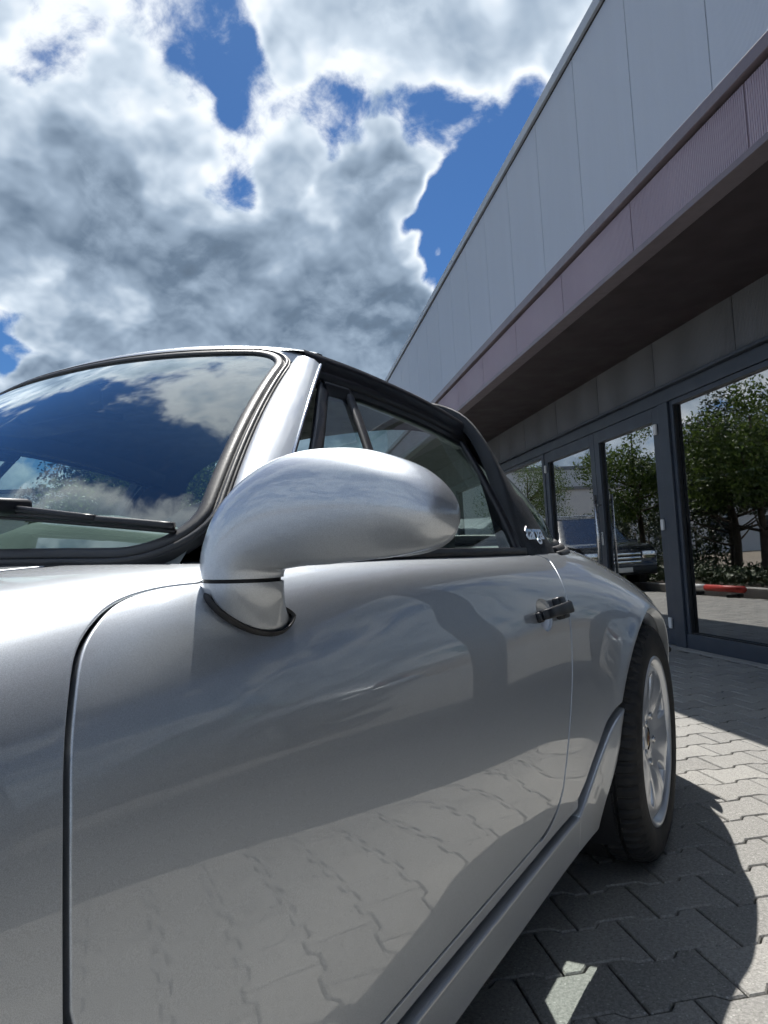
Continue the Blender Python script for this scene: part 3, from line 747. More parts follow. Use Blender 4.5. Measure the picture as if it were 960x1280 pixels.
# ---- windscreen, pillars, roof
def arc3(c, e, n, pw=2.):
    """symmetric curve: centre point c, left end e (y<0)"""
    u = np.linspace(-1, 1, n); k = np.abs(u) ** pw
    return np.stack([c[0] + (e[0] - c[0]) * k, u * abs(e[1]), c[2] + (e[2] - c[2]) * k], -1)
WB_C, WB_E = (.585, 0, .890), (.705, -.640, .869)
WT_C, WT_E = (1.045, 0, 1.257), (1.165, -.466, 1.236)
def screen(u, v, off=0.):
    """u across -1..1, v up 0..1"""
    u = np.asarray(u, float); v = np.asarray(v, float)
    def c(C, E): k = np.abs(u) ** 2.2; return np.stack([C[0] + (E[0] - C[0]) * k, u * abs(E[1]), C[2] + (E[2] - C[2]) * k], -1)
    b, t = c(WB_C, WB_E), c(WT_C, WT_E)
    X = b + (t - b) * v[..., None]
    bul = .022 * 4 * v * (1 - v)
    X[..., 0] -= bul * .62; X[..., 2] += bul * .78
    return X
def rr(u, v, ru=.10, rv=.12):
    """rounded-rectangle outline of the pane, positive inside"""
    return None
def loop_screen(inset, n=240, lift=0.):
    """closed loop round the pane with rounded corners; inset in metres"""
    hw, hh = .56, .285; r = .085
    pts = []
    q = np.linspace(0, 2 * math.pi, n, endpoint=False)
    # walk a rounded rectangle in metric pane coordinates
    W2, H2 = hw - inset, hh - inset; r2 = max(.01, r - inset)
    segs = [((-W2 + r2, -H2), (W2 - r2, -H2), None), ((W2 - r2, -H2 + r2), -90, 0), ((W2, -H2 + r2), (W2, H2 - r2), None), ((W2 - r2, H2 - r2), 0, 90),
            ((W2 - r2, H2), (-W2 + r2, H2), None), ((-W2 + r2, H2 - r2), 90, 180), ((-W2, H2 - r2), (-W2, -H2 + r2), None), ((-W2 + r2, -H2 + r2), 180, 270)]
    for s in segs:
        if s[2] is None:
            L = np.linalg.norm(np.subtract(s[1], s[0])); m_ = max(2, int(L / .03))
            for t in np.linspace(0, 1, m_, endpoint=False): pts.append((s[0][0] + (s[1][0] - s[0][0]) * t, s[0][1] + (s[1][1] - s[0][1]) * t))
        else:
            for t in np.linspace(s[1], s[2], 12, endpoint=False): pts.append((s[0][0] + r2 * math.cos(R(t)), s[0][1] + r2 * math.sin(R(t))))
    A = np.array(pts); u = A[:, 0] / hw; v = A[:, 1] / (2 * hh) + .5
    return u, v
def snorm(u, v):
    e = 1e-3; n_ = -np.cross(screen(u + e, v) - screen(u - e, v), screen(u, v + e) - screen(u, v - e)); return n_ / np.linalg.norm(n_, axis=-1)[..., None]
def sweep_loop(name, rows, m, parent, close=True, flip=False):
    G = np.stack(rows, 1); o = MB().grid(G, closeu=close, flip=flip).obj(name, m, parent); fixn(o.data); return o
def build_greenhouse():
    # pane
    us = np.linspace(-1, 1, 61); vs = np.linspace(0, 1, 31)
    lu, lv = loop_screen(.0)
    Q = np.stack([lu * .56, (lv - .5) * .57], 1)
    ws = patch('windscreen', us, vs, lambda u, v: screen(u, v), [lambda u, v, X: sd_poly(np.stack([u * .56, (v - .5) * .57], 1), Q) - .004], 'windscreen_glass', car, True)
    # rubber seal: rounded bead round the pane, grey and weathered
    def row(ins, lift):
        u, v = loop_screen(ins); 
        if len(u) != len(lu):                                        # same count for every inset
            t0 = np.linspace(0, 1, len(u), endpoint=False); t1 = np.linspace(0, 1, len(lu), endpoint=False)
            u = np.interp(t1, t0, u, period=1); v = np.interp(t1, t0, v, period=1)
        return screen(u, v) + snorm(u, v) * lift
    cnt = len(lu)
    def rs(ins, lift):
        u, v = loop_screen(0.); A = np.stack([u * .56, (v - .5) * .57], 1)
        T = np.roll(A, -1, 0) - np.roll(A, 1, 0); T /= np.linalg.norm(T, axis=1)[:, None]; nI = np.stack([-T[:, 1], T[:, 0]], 1)
        A = A + nI * ins; u, v = A[:, 0] / .56, A[:, 1] / .57 + .5
        return screen(u, v) + snorm(u, v) * lift
    sweep_loop('screen_seal', [rs(.012, .0005), rs(.012, .0025), rs(.009, .0045), rs(.003, .005), rs(-.002, .004), rs(-.003, .001)], 'grey_rubber', ws)
    sweep_loop('seal_groove', [rs(-.002, .0015), rs(-.004, .0004), rs(-.005, .0004), rs(-.006, .002)], 'seal_black', ws)
    sweep_loop('seal_outer_lip', [rs(-.0055, .001), rs(-.0065, .0050), rs(-.0095, .0052), rs(-.012, .003), rs(-.013, -.008)], 'grey_rubber', ws)
    sweep_loop('seal_edge', [rs(-.012, .002), rs(-.0135, .0025), rs(-.015, .0015), rs(-.016, -.010)], 'seal_black', ws)
    # painted screen frame with pillars (both sides and header)
    u0, v0 = loop_screen(0.)
    base = rs(-.024, .001)
    keep = base[:, 2] > .878
    # frame strip: from seal outwards and back; the pillar's outer edge is the gutter line
    def outer(P):
        ny = np.clip(np.abs(P[:, 1]) / .5, 0, 1)
        return P
    side_pts = []
    for sd in (-1, 1):
        # pillar as a loft from foot to header corner
        foot = np.array([.712, -.664, .852]); top = np.array([1.128, -.474, 1.224])
        n = 26; t = np.linspace(0, 1, n); G = np.zeros((n, 9, 3))
        for i, q in enumerate(t):
            u = -1.0 - .012; v = -.05 + q * 1.02
            inn = screen(np.array([-1.024]), np.array([min(v, .985)]))[0]
            gut = np.array([.764, -.686, .852]) * (1 - q) + np.array([1.188, -.506, 1.212]) * q
            gut = gut + np.array([-.012, -.012, .016]) * 4 * q * (1 - q)
            nrm = np.array([-.35, -.80, .48]); nrm /= np.linalg.norm(nrm)
            mid1 = inn * .70 + gut * .30 + nrm * .0065; mid2 = inn * .32 + gut * .68 + nrm * .0075
            G[i] = [inn - nrm * .012, inn + nrm * .000, mid1, mid2, gut + nrm * .002, gut + nrm * .0060 + np.array([.002, 0, -.001]), gut + nrm * .0055 + np.array([.007, 0, -.004]), gut + np.array([.009, .006, -.006]), gut + np.array([.004, .035, -.010])]
        G[..., 1] *= -sd
        if sd > 0: pass
        o = MB().grid(G[:, :5]).obj('screen_pillar', 'silver_paint', car); fixn(o.data)
        o2 = MB().grid(G[:, 4:8]).obj('gutter_strip', 'chrome', o); fixn(o2.data)
        o3 = MB().grid(np.stack([G[:, 7], G[:, 8], G[:, 8] + np.array([-.05, sd * -.02, -.0])], 1)).obj('pillar_inner', 'interior_black', o)
    # header strip over the pane
    n = 81; u = np.linspace(-1.04, 1.04, n)
    hi = screen(np.clip(u, -1.03, 1.03), np.full(n, 1.035)); 
    rows = [hi + np.array([-.008, 0, -.012]), hi + np.array([0, 0, .004]), hi + np.array([.02, 0, .014]), hi + np.array([.045, 0, .020]), hi + np.array([.060, 0, .020]), hi + np.array([.062, 0, -.02])]
    k = np.abs(u) ** 6
    rows = [r_ + np.stack([-.0 * k, 0 * k, -.012 * k], -1) for r_ in rows]
    sweep_loop('screen_header', rows, 'silver_paint', car, close=False)
    # roof rail line (left), from header corner to the bar
    RL = spl([(1.170, -.480, 1.242), (1.30, -.492, 1.238), (1.48, -.508, 1.224), (1.64, -.522, 1.205), (1.80, -.536, 1.176)], 40)
    # roof panel with grained vinyl, soft crown
    G = np.zeros((40, 41, 3))
    for i, P in enumerate(RL):
        cz = P[2] + np.interp(i / 39, [0, .15, .5, 1], [.020, .036, .060, .082])
        for j, q in enumerate(np.linspace(-1, 1, 41)):
            fx = -.085 * (1 - q * q) * (1 - i / 39)
            G[i, j] = (P[0] + fx + .02, q * abs(P[1]), P[2] + (cz - P[2]) * (1 - abs(q) ** 2.4) ** .62 if abs(q) < 1 else P[2])
    top = MB().grid(G).obj('roof_panel', 'roof_vinyl', car); fixn(top.data)
    MB().grid(G * np.array([1, .97, 1]) - np.array([0, 0, .03])).obj('headlining', 'interior_black', top)
    for sd in (-1, 1):
        off = lambda a, b: RL * np.array([1, -sd, 1]) + np.array([0, sd * a, b])
        # black rail with seal below the roof edge
        rows = [off(-.006, .004), off(.006, -.002), off(.010, -.016), off(.004, -.030), off(.008, -.034), off(.010, -.048), off(.002, -.058), off(-.03, -.058), off(-.05, -.02)]
        sweep_loop('roof_rail_seal', rows, 'black_trim', top, close=False)
    # targa-style bar: broad black hoop
    def bar_sec(q):
        """q 0..1 from left foot over to right foot -> front and rear edge points"""
        pts = np.array([(.700, .838), (.690, .872), (.662, .98), (.628, 1.075), (.585, 1.15), (.535, 1.202), (.47, 1.236), (.36, 1.262), (.18, 1.278), (0, 1.283)])
        fr = np.array([1.690, 1.694, 1.708, 1.728, 1.755, 1.775, 1.78, 1.775, 1.765, 1.76])
        re = np.array([1.945, 1.935, 1.915, 1.895, 1.880, 1.878, 1.885, 1.895, 1.91, 1.915])
        return pts, fr, re
    pts, fr, re = bar_sec(0)
    A = np.c_[pts, fr, re]; A = spl(A, 44)
    full = np.vstack([A * np.array([-1, 1, 1, 1]), A[::-1][1:]])
    nrm = np.gradient(full[:, :2], axis=0); nrm = np.stack([-nrm[:, 1], nrm[:, 0]], 1); nrm /= np.linalg.norm(nrm, axis=1)[:, None]
    if nrm[0, 0] > 0: nrm = -nrm
    rows = []
    for f, lift in ((0, -.03), (0, -.004), (.03, .0015), (.12, .004), (.35, .0065), (.65, .0065), (.88, .004), (.97, .0015), (1., -.004), (1., -.03)):
        rr_ = full[:, 3] * f + full[:, 2] * (1 - f)
        taper = (1 - .10 * f * np.clip((full[:, 1] - .86) / .3, 0, 1))
        rows.append(np.stack([rr_, full[:, 0] * taper + nrm[:, 0] * lift, full[:, 1] - .014 * f * (full[:, 1] > 1.0) + nrm[:, 1] * lift], -1))
    hoop = sweep_loop('roll_hoop', rows, 'satin_black_bar', car, close=False)
    inner = [rows[0] * np.array([1, .97, .99]), rows[-1] * np.array([1, .97, .99])]
    sweep_loop('hoop_lining', inner, 'interior_black', hoop, close=False)
    # chromed script on the hoop
    cu = bpy.data.curves.new('script', 'FONT'); cu.body = 'targa'; cu.size = .052; cu.extrude = .0012; cu.bevel_depth = .0006; cu.shear = .35; cu.space_character = .92; cu.offset = .0006
    tmp = bpy.data.objects.new('tmp_script', cu); COL.objects.link(tmp); bpy.context.view_layer.update()
    me = bpy.data.meshes.new_from_object(tmp.evaluated_get(bpy.context.evaluated_depsgraph_get())); bpy.data.objects.remove(tmp)
    V = np.array([v.co[:] for v in me.vertices]); V[:, 0] = (V[:, 0] - V[:, 0].mean()) * 1.5; V[:, 1] -= .012
    z0, x0 = .893, 1.815
    out = []
    for a, b_, c in V:
        z = z0 + b_; w = np.interp(z, A[:20, 1], A[:20, 0]); x = x0 + a
        f = np.clip((x - 1.70) / .235, 0, 1)
        out.append((x, -(w * (1 - .10 * f * max(0, min(1, (z - .86) / .3)))) - .0085 - c, z))
    me2 = mesh('script_badge', out, [list(p.vertices) for p in me.polygons], 'chrome', False); fixn(me2); ob('script_badge', me2, hoop)
    bpy.data.meshes.remove(me)
    # wraparound rear pane and its rubber
    rb = spl([(1.940, -.676, .860), (2.06, -.664, .866), (2.17, -.628, .873), (2.28, -.545, .884), (2.37, -.36, .902), (2.42, 0, .915)], 40); rb = np.vstack([rb, (rb * np.array([1, -1, 1]))[::-1][1:]])
    ht = np.stack(rows, 1)[:, -2]; a0 = np.linspace(0, 1, len(ht)); a1 = np.linspace(0, 1, len(rb))
    hs = ht[3:-3]; s_ = np.r_[0, np.cumsum(np.linalg.norm(np.diff(hs, axis=0), axis=1))]; s_ /= s_[-1]
    tt = np.stack([np.interp(a1, s_, hs[:, k]) for k in range(3)], -1); tt[:, 0] -= .004
    G = np.stack([tt + (rb - tt) * q + np.array([0, 0, .05 * q * (1 - q)]) + (np.sign(tt[:, 1]) * (np.abs(tt[:, 1]) > .3))[:, None] * np.array([0, .055, 0]) * 1. * q * (1 - q) * 1. for q in np.linspace(0, 1, 16)], 1)
    rg = MB().grid(G).obj('rear_window', 'rear_glass', car); fixn(rg.data)
    for k, (r0, dz, dy, mm) in enumerate(((.011, .0, 0, 'grey_rubber'), (.012, -.012, .008, 'black_rubber'), (.010, -.022, .016, 'grey_rubber'))):
        q = rb.copy(); q[:, 2] += dz; q[:, :2] += (rb[:, :2] - np.array([1.9, 0])) * dy / .4
        MB().tube(q, r0, 10).obj('rear_window_seal', mm, rg)
    # body panel under the seal
    G = np.stack([rb + np.array([-.06, 0, -.03]), rb + np.array([0, 0, -.028]), rb + (rb - np.array([1.9, 0, 0])) * np.array([.05, .05, 0]) + np.array([0, 0, -.034]), rb + (rb - np.array([1.9, 0, 0])) * np.array([.12, .09, 0]) + np.array([0, 0, -.05]), rb + (rb - np.array([1.9, 0, 0])) * np.array([.26, .13, 0]) + np.array([0, 0, -.085])], 1)
    o = MB().grid(G).obj('rear_scuttle', 'silver_paint', car); fixn(o.data)
    # side windows: frame, quarter light, divider, main pane
    for sd in (-1, 1):
        dr = DOORS[sd]
        def Wp(x, f):
            """side-window surface: f 0 at the belt, 1 at the rail"""
            zt = np.interp(x, RL[:, 0], RL[:, 2]) - .052; yt = -np.interp(x, RL[:, 0], RL[:, 1]) - .002
            zb = np.interp(x, [.70, 1.0, 1.4, 1.75], [.853, .856, .851, .847]); yb = np.interp(x, [.70, 1.0, 1.4, 1.75], [.683, .686, .688, .690])
            x = np.asarray(x, float); f = np.asarray(f, float)
            bul = .012 * 4 * f * (1 - f)
            return np.stack([x, sd * (yb + (yt - yb) * f + bul), zb + (zt - zb) * f], -1)
        # front edge follows the gutter; rear edge follows the hoop
        def xf(f): return .790 + (1.205 - .790) * np.asarray(f) + .016
        def xr(f): return 1.690 + np.interp(f, [0, .5, 1], [0, .025, .085])
        f = np.linspace(0, 1, 25)
        def ribbon(name, C, n_w, th, m, par):
            """flat bar along curve C (points), width vectors n_w, thickness outwards"""
            o_ = np.array([0, sd, .35]); o_ /= np.linalg.norm(o_)
            rows_ = [C - n_w / 2, C - n_w / 2 + o_ * th * .8, C - n_w * .3 + o_ * th, C + n_w * .3 + o_ * th, C + n_w / 2 + o_ * th * .8, C + n_w / 2]
            return sweep_loop(name, rows_, m, par, close=False)
        fr_ = ribbon('window_frame', Wp(xf(f) + .012, f), np.tile([.032, 0, -.004], (25, 1)), .007, 'black_trim', dr)
        xx = np.linspace(.82, 1.70, 40)
        ribbon('belt_moulding', Wp(xx, np.full(40, .012)) + np.array([0, sd * .006, 0]), np.tile([0, 0, .016], (40, 1)), .010, 'black_trim', dr)
        ribbon('belt_trim', Wp(xx, np.full(40, -.028)) + np.array([0, sd * .004, 0]), np.tile([0, sd * -.003, .012], (40, 1)), .008, 'black_rubber', dr)
        ribbon('rear_window_edge', Wp(xr(f) - .010, f), np.tile([.030, 0, 0], (25, 1)), .008, 'black_trim', dr)
        xx = np.linspace(1.20, 1.775, 30); ribbon('top_frame', Wp(xx, np.full(30, .985)), np.tile([0, 0, .020], (30, 1)), .006, 'black_trim', dr)
        xd = lambda q: 1.300 - .20 * (1 - np.asarray(q)) 
        fd = np.linspace(.05, 1, 20)
        ribbon('divider_bar', Wp(xd(fd), fd), np.tile([.024, 0, 0], (20, 1)), .009, 'black_trim', dr)
        # quarter light frame corner gusset
        fq = np.linspace(.10, .93, 20)
        G = np.stack([Wp(xf(fq) + .028 + (xd(fq) - xf(fq) - .04) * q, fq) for q in np.linspace(0, 1, 6)], 1); MB().grid(G).obj('quarter_light', 'side_glass', dr)
        ribbon('quarter_frame', Wp(np.linspace(xf(.93) + .02, xd(.93), 12), np.full(12, .945)), np.tile([0, 0, .03], (12, 1)), .007, 'black_trim', dr)
        fm = np.linspace(.0, .985, 20)
        G = np.stack([Wp(xd(fm) + .006 + (xr(fm) - xd(fm) - .012) * q, fm) for q in np.linspace(0, 1, 16)], 1); o = MB().grid(G).obj('side_window', 'side_glass', dr); fixn(o.data)
        # inner door top
        xx = np.linspace(.75, 1.72, 20)
        Gi = np.stack([Wp(xx, np.full(20, .0)) + np.array([0, -sd * .008, -.006]), Wp(xx, np.full(20, .0)) + np.array([0, -sd * .05, -.004]), Wp(xx, np.full(20, .0)) + np.array([0, -sd * .075, -.03]), np.stack([xx, np.full(20, sd * .60), np.full(20, .25)], -1)], 1)
        MB().grid(Gi).obj('door_lining', 'interior_black', dr)
build_greenhouse()
# ---- dark structure behind the shut lines
for side in (-1, 1):
    patch('inner_shell', np.arange(.24, 1.98, .03), np.linspace(.6, 7.9, 30), lambda x, s: body(x, s, side, False), [garch(0, .012), garch(1, .012)], 'seal_black', car, side > 0, None, offset=-.024)
    patch('inner_cowl', np.arange(.24, .84, .03), np.linspace(7.5, 11.9, 20), lambda x, s: body(x, s, side, False), [], 'seal_black', car, side > 0, None, offset=-.02)

# ---- door mirror: teardrop shell on a flared foot
def build_mirror(side):
    dr = DOORS[side]
    XM = .655                                                    # plane of the shell's widest outline
    pairs = [(345, 722, 263, 722), (346, 717, 263, 700), (350, 713, 270, 668), (358, 711, 286, 632), (370, 709, 312, 601), (388, 707, 346, 577), (412, 705.5, 382, 564), (440, 702, 418, 560), (470, 699, 455, 561),
             (500, 694, 490, 569), (525, 688, 520, 581), (546, 680, 544, 598), (560, 668, 559, 616), (567, 656, 567, 632), (570.5, 645, 570.5, 641)]
    A_ = spl(np.array(pairs, float), 64)
    inn = np.array([on(0, XM, a, b) for a, b in A_[:, :2]]); out_ = np.array([on(0, XM, a, b) for a, b in A_[:, 2:]])
    tq = np.linspace(0, 1, 64)
    df = nat_spline_w([0, .2, .5, .75, .9, .97, 1.], tq) @ np.array([.040, .046, .052, .046, .033, .018, .003]); db = nat_spline_w([0, .2, .5, .75, .9, .97, 1.], tq) @ np.array([.040, .042, .040, .038, .028, .015, .003])
    th = np.linspace(0, 2 * math.pi, 56, endpoint=False); G = []
    for i in range(64):
        mid = (inn[i] + out_[i]) / 2; ch = (inn[i] - out_[i]) / 2
        c_, s_ = np.cos(th), np.sin(th); dx = np.where(s_ < 0, df[i] * s_, db[i] * np.sign(s_) * np.abs(s_) ** (1 - .5 * min(1, max(0, (tq[i] - .15) / .2))))
        G.append(mid + c_[:, None] * ch + np.stack([dx, 0 * dx, 0 * dx], -1))
    G = np.array(G); sg = np.array([1, 1 if side < 0 else -1, 1])
    mb = MB().grid(G * sg, closev=True); mb.F.append(tuple(63 * 56 + j for j in range(56)))
    sh = mb.obj('mirror_shell', 'silver_paint', dr); fixn(sh.data)
    g0 = G[24:60]; c0_ = g0.mean((0, 1)); t2 = np.linspace(0, 2 * math.pi, 48, endpoint=False)
    q0 = (inn[20] + out_[20]) / 2; q1 = (inn[56] + out_[56]) / 2; cm = (q0 + q1) / 2 + np.array([.0405, 0, 0]); ax1 = (q1 - q0) / 2 * 1.0; ax2 = (inn[38] - out_[38]) / 2 * .78
    MB().add([(cm + ax1 * math.copysign(abs(math.cos(q)) ** .8, math.cos(q)) + ax2 * math.copysign(abs(math.sin(q)) ** .8, math.sin(q))) * sg for q in t2], [tuple(range(48))]).obj('mirror_glass', 'chrome', sh, False)
    # foot: flares from the neck to the door skin
    th = np.linspace(0, 2 * math.pi, 64, endpoint=False)
    # base outline on the door skin, measured; closes behind
    Lp, Rp, Fp = meas(258, 744), meas(362, 775), meas(312, 790)
    cc = (Lp + Rp) / 2; ux = Rp - cc; un = np.array([-ux[1], ux[0]]) / np.linalg.norm(ux); fd = abs((Fp - cc) @ un); un = un if un[1] < 0 else -un
    base = np.zeros((64, 3))
    for i, a in enumerate(th):
        q = cc + ux * math.cos(a) + un * fd * 1.02 * (-math.sin(a)) * (1. if math.sin(a) < 0 else .25)
        base[i] = body(np.array([q[0]]), np.array([q[1] / LS]), -1, False)[0]
    nm, nc = (inn[0] + out_[0]) / 2 - np.array([0, 0, .0022]), (inn[0] - out_[0]) / 2
    c0 = nm
    top = nm + np.cos(th)[:, None] * nc + np.stack([np.sin(th) * .040, 0 * th, 0 * th], -1)
    rows = []
    for f in np.linspace(0, 1, 16):
        e = np.where(np.cos(th) > -.2, f ** 1.9, f ** 1.3)[:, None]
        p = top * (1 - e) + base * e; p[:, 2] = top[:, 2] * (1 - f) + base[:, 2] * f
        rows.append(p)
    def flip(a): return a if side < 0 else a * np.array([1, -1, 1])
    o = MB().grid(flip(np.stack(rows, 0) - np.array([0, 0, .0016])), closev=True).obj('mirror_foot', 'silver_paint', sh); fixn(o.data)
    o = MB().grid(flip(np.stack([c0 + (top - c0) * .93 + np.array([0, 0, dz]) for dz in (.008, -.006)], 0)), closev=True).obj('mirror_joint', 'seal_black', sh)
    bcn = base.mean(0); nb = np.array([-.1, -.82, .56])
    g = [base + (base - bcn) * -.02 + nb * .004, base + (base - bcn) * .02 + nb * .0075, base + (base - bcn) * .06 + nb * .0065, base + (base - bcn) * .080 + nb * .002, base + (base - bcn) * .082 - nb * .006]
    o = MB().grid(flip(np.stack(g, 0)), closev=True).obj('mirror_gasket', 'black_rubber', sh); fixn(o.data)
for side in (-1, 1): build_mirror(side)

# ---- door handle with its dished recess
def build_handle(side):
    dr = DOORS[side]
    cx, cs = meas(686, 765); cs /= LS
    P0 = body(np.array([cx]), np.array([cs]), -1, False)[0]
    ex = body(np.array([cx + .01]), np.array([cs]), -1, False)[0] - P0; ex /= np.linalg.norm(ex)
    ez = body(np.array([cx]), np.array([cs + .1]), -1, False)[0] - P0; ez -= ex * (ez @ ex); ez /= np.linalg.norm(ez); en = np.cross(ez, ex); en = en if en[1] < 0 else -en
    sg = np.array([1, 1 if side < 0 else -1, 1])
    def L(a, b, c): return (P0 + ex * a * .86 + ez * b * .80 + en * c * .78) * sg
    # dish let into the door skin behind the grip
    t = np.linspace(0, 2 * math.pi, 48, endpoint=False); G = []
    for rho in (1.06, 1., .95, .88, .78, .65, .5, .34, .18, .04):
        pts_ = np.array([body(np.array([HC[0] + HR[0] * rho * math.cos(q)]), np.array([(HC[1] + HR[1] * rho * math.sin(q)) / LS]), -1, False)[0] for q in t])
        G.append((pts_ - en * (.002 + .026 * (1 - min(1, rho) ** 2) ** .8)) * sg)
    o = MB().grid(G, closev=True).obj('handle_recess', 'silver_paint', dr); fixn(o.data)
    # grip
    path = [(-.088, -.004, .016), (-.084, -.004, .026), (-.05, -.003, .033), (0, -.002, .034), (.045, -.001, .034), (.085, 0, .033)]
    C = spl(path, 24); G = []
    for i, c in enumerate(C):
        q = i / 23; hh = .0120 + .0035 * q
        G.append([L(c[0], c[1] + hh * sy, c[2] + .007 * sx) for sx, sy in ((-1, -.8), (-.6, -1), (.6, -1), (1, -.7), (1, .7), (.6, 1), (-.6, 1), (-1, .8))])
    mb = MB().grid(G, closev=True); mb.F += [tuple(range(8)), tuple(range(23 * 8, 24 * 8))]
    g = mb.obj('door_handle', 'black_plastic', dr); fixn(g.data)
    def blk(nm, a0, a1, b0, b1, c0, c1, m):
        mb = MB().box(a0, a1, b0, b1, c0, c1, .006); mb.V = [tuple(L(*v)) for v in mb.V]; o = mb.obj(nm, m, g); fixn(o.data); return o
    blk('handle_post', .046, .096, -.026, .032, -.002, .022, 'black_plastic'); blk('handle_stop', -.092, -.070, -.020, .006, -.002, .016, 'black_plastic')
    mb = MB().lathe([(.0, .0), (.012, .0), (.014, -.004), (.014, -.01)], 20); mb.V = [tuple(L(.070 + v[0], .004 + v[2], .034 - v[1] * .2)) for v in mb.V]; mb.obj('key_lock', 'chrome', g)
for side in (-1, 1): build_handle(side)

# ---- wheels
def build_wheel(ax, side, ry, width):
    """ry = |y| of the rim face"""
    t_ = bpy.data.objects.new('wheel', None); t_.location = (ax, side * ry, TR - .001); t_.rotation_euler = (R(-1.2) * side, R(rng.uniform(0, 70)) if ax < 1 else R(14), 0); link(t_, car)
    h = width
    # local frame: +y = outwards for the left side is -y; build with o = outward distance, then y = side*o
    def lat(name, prof, m, par, n=96, sharp=None):
        mb = MB().lathe([(r_, side * a) for r_, a in prof], n); me = mesh(name, mb.V, mb.F, m); fixn(me)
        if sharp: me.set_sharp_from_angle(angle=R(sharp))
        o = bpy.data.objects.new(name, me); COL.objects.link(o); o.parent = par; return o
    # tyre: carcass with grooves; shoulder blocks cut every few degrees
    prof = [(.222, .000), (.226, .006), (.236, .011), (.258, .015), (.279, .014), (.296, .008), (.306, .000), (.3125, -.010), (.3155, -.018), (.3165, -.036), (.3168, -.0365 - .001), (.309, -.038), (.309, -.046), (.3172, -.047), (.3178, -.080), (.310, -.081), (.310, -.091), (.318, -.092), (.318, -.118)]
    half = -.118
    prof = prof + [(r_, 2 * half - a) for r_, a in prof[::-1][1:]]
    sc = h / .236; prof = [(r_, a * (sc if a < 0 else 1)) for r_, a in prof]
    n = 66 * 6; tt = np.linspace(0, 2 * math.pi, n, endpoint=False)
    G = np.zeros((n, len(prof), 3))
    for j, (r_, a) in enumerate(prof):
        rr_ = np.full(n, r_)
        ph = j * .9 if j in (13, 14) else 0
        if (.305 < r_ and -.037 * sc < a <= .005) or (.305 < r_ and a < (2 * half + .036) * sc): rr_ = rr_ - .0065 * ((np.arange(n) % 6) < 2)
        if .3168 < r_ and -.085 * sc < a < -.045 * sc: rr_ = rr_ - .006 * (((np.arange(n) + 3) % 6) < 2)
        G[:, j] = np.stack([np.cos(tt) * rr_, np.full(n, side * a), np.sin(tt) * rr_], -1)
    me = mesh('tyre', MB().grid(G, closeu=True).V, MB().grid(G, closeu=True).F, 'tyre'); fixn(me); me.set_sharp_from_angle(angle=R(35))
    o = bpy.data.objects.new('tyre', me); COL.objects.link(o); o.parent = t_
    lat('rim', [(.150, -.075), (.185, -.080), (.198, -.060), (.203, -.030), (.2035, -.015), (.206, -.008), (.2125, .003), (.219, .009), (.2245, .009), (.227, .004), (.226, -.006)], 'wheel_silver', t_, 120)
    lat('barrel', [(.205, -.012), (.196, -.05), (.192, -.12), (.20, -.20), (.222, -.215)], 'seal_black', t_, 72)
    lat('brake_disc', [(.05, -.10), (.150, -.10), (.152, -.104), (.152, -.125)], 'brake_steel', t_, 64)
    lat('hub_back', [(.0, -.088), (.17, -.13), (.19, -.14)], 'seal_black', t_, 32)
    # five broad spokes: a dished disc with five openings
    def face(th, r_):
        prof_r = [.030, .05, .075, .10, .13, .16, .18, .195, .203]; prof_y = [-.018, -.018, -.015, -.009, -.003, .001, .001, -.003, -.008]
        yy = np.interp(r_, prof_r, prof_y) 
        k = np.cos(5 * th) ; crown = .006 * np.maximum(k, 0) * np.exp(-((r_ - .14) / .05) ** 2)
        yy = nat_spline_w(prof_r, r_) @ np.array(prof_y) + crown
        return np.stack([np.cos(th) * r_, side * yy, np.sin(th) * r_], -1)
    def hole(u, v, X):
        ph = (u + math.pi / 5) % (2 * math.pi / 5) - math.pi / 5
        ph = ((u / (2 * math.pi / 5)) % 1 - .5) * (2 * math.pi / 5)       # 0 at hole centre
        x = v * np.cos(ph) - .143; y = v * np.sin(ph)
        wdt = .025 + .27 * (x + .0)
        q = np.sqrt((x / .039) ** 4 + (y / np.maximum(wdt, .012)) ** 4) - 1
        return q
    disc = patch('spokes', np.linspace(0, 2 * math.pi, 261), np.linspace(.030, .203, 40), face, [hole], 'wheel_silver', None, side < 0, (.009, .020), hem_test=lambda p: math.hypot(p[0], p[2]) > .032 and math.hypot(p[0], p[2]) < .2015 and not (p[0] > 0 and abs(p[2]) < 1e-6))
    nn = np.array([d.vector[:] for d in disc.data.corner_normals[:1]]) if hasattr(disc.data, 'corner_normals') else None
    disc.parent = t_; disc.matrix_parent_inverse = Matrix()
    for k in range(5):
        a = (k) * 2 * math.pi / 5 
        c = (.065 * math.cos(a), 0, .065 * math.sin(a))
        mb = MB().lathe([(0, side * -.010), (.007, side * -.010), (.0105, side * -.013), (.0115, side * -.030), (.0165, side * -.030), (.0175, side * -.036)], 18, 'y', c); me = mesh('wheel_nut', mb.V, mb.F, 'steel_brushed'); fixn(me)
        o = bpy.data.objects.new('wheel_nut', me); COL.objects.link(o); o.parent = t_
    cap = lat('centre_cap', [(0, -.018), (.020, -.0185), (.029, -.021), (.033, -.027), (.034, -.032)], 'wheel_silver', t_, 40)
    crest = lat('cap_crest', [(0, -.0160), (.012, -.0163), (.018, -.0172)], 'crest_gold', cap, 20); crest.scale = (.8, 1, 1.1)
    c2 = lat('cap_crest_stripe', [(0, -.0150), (.006, -.0152), (.009, -.0156)], 'crest_red', cap, 12)
    return t_
for side in (-1, 1):
    build_wheel(RAX, side, .852, .262); build_wheel(FAX, side, .785, .20)

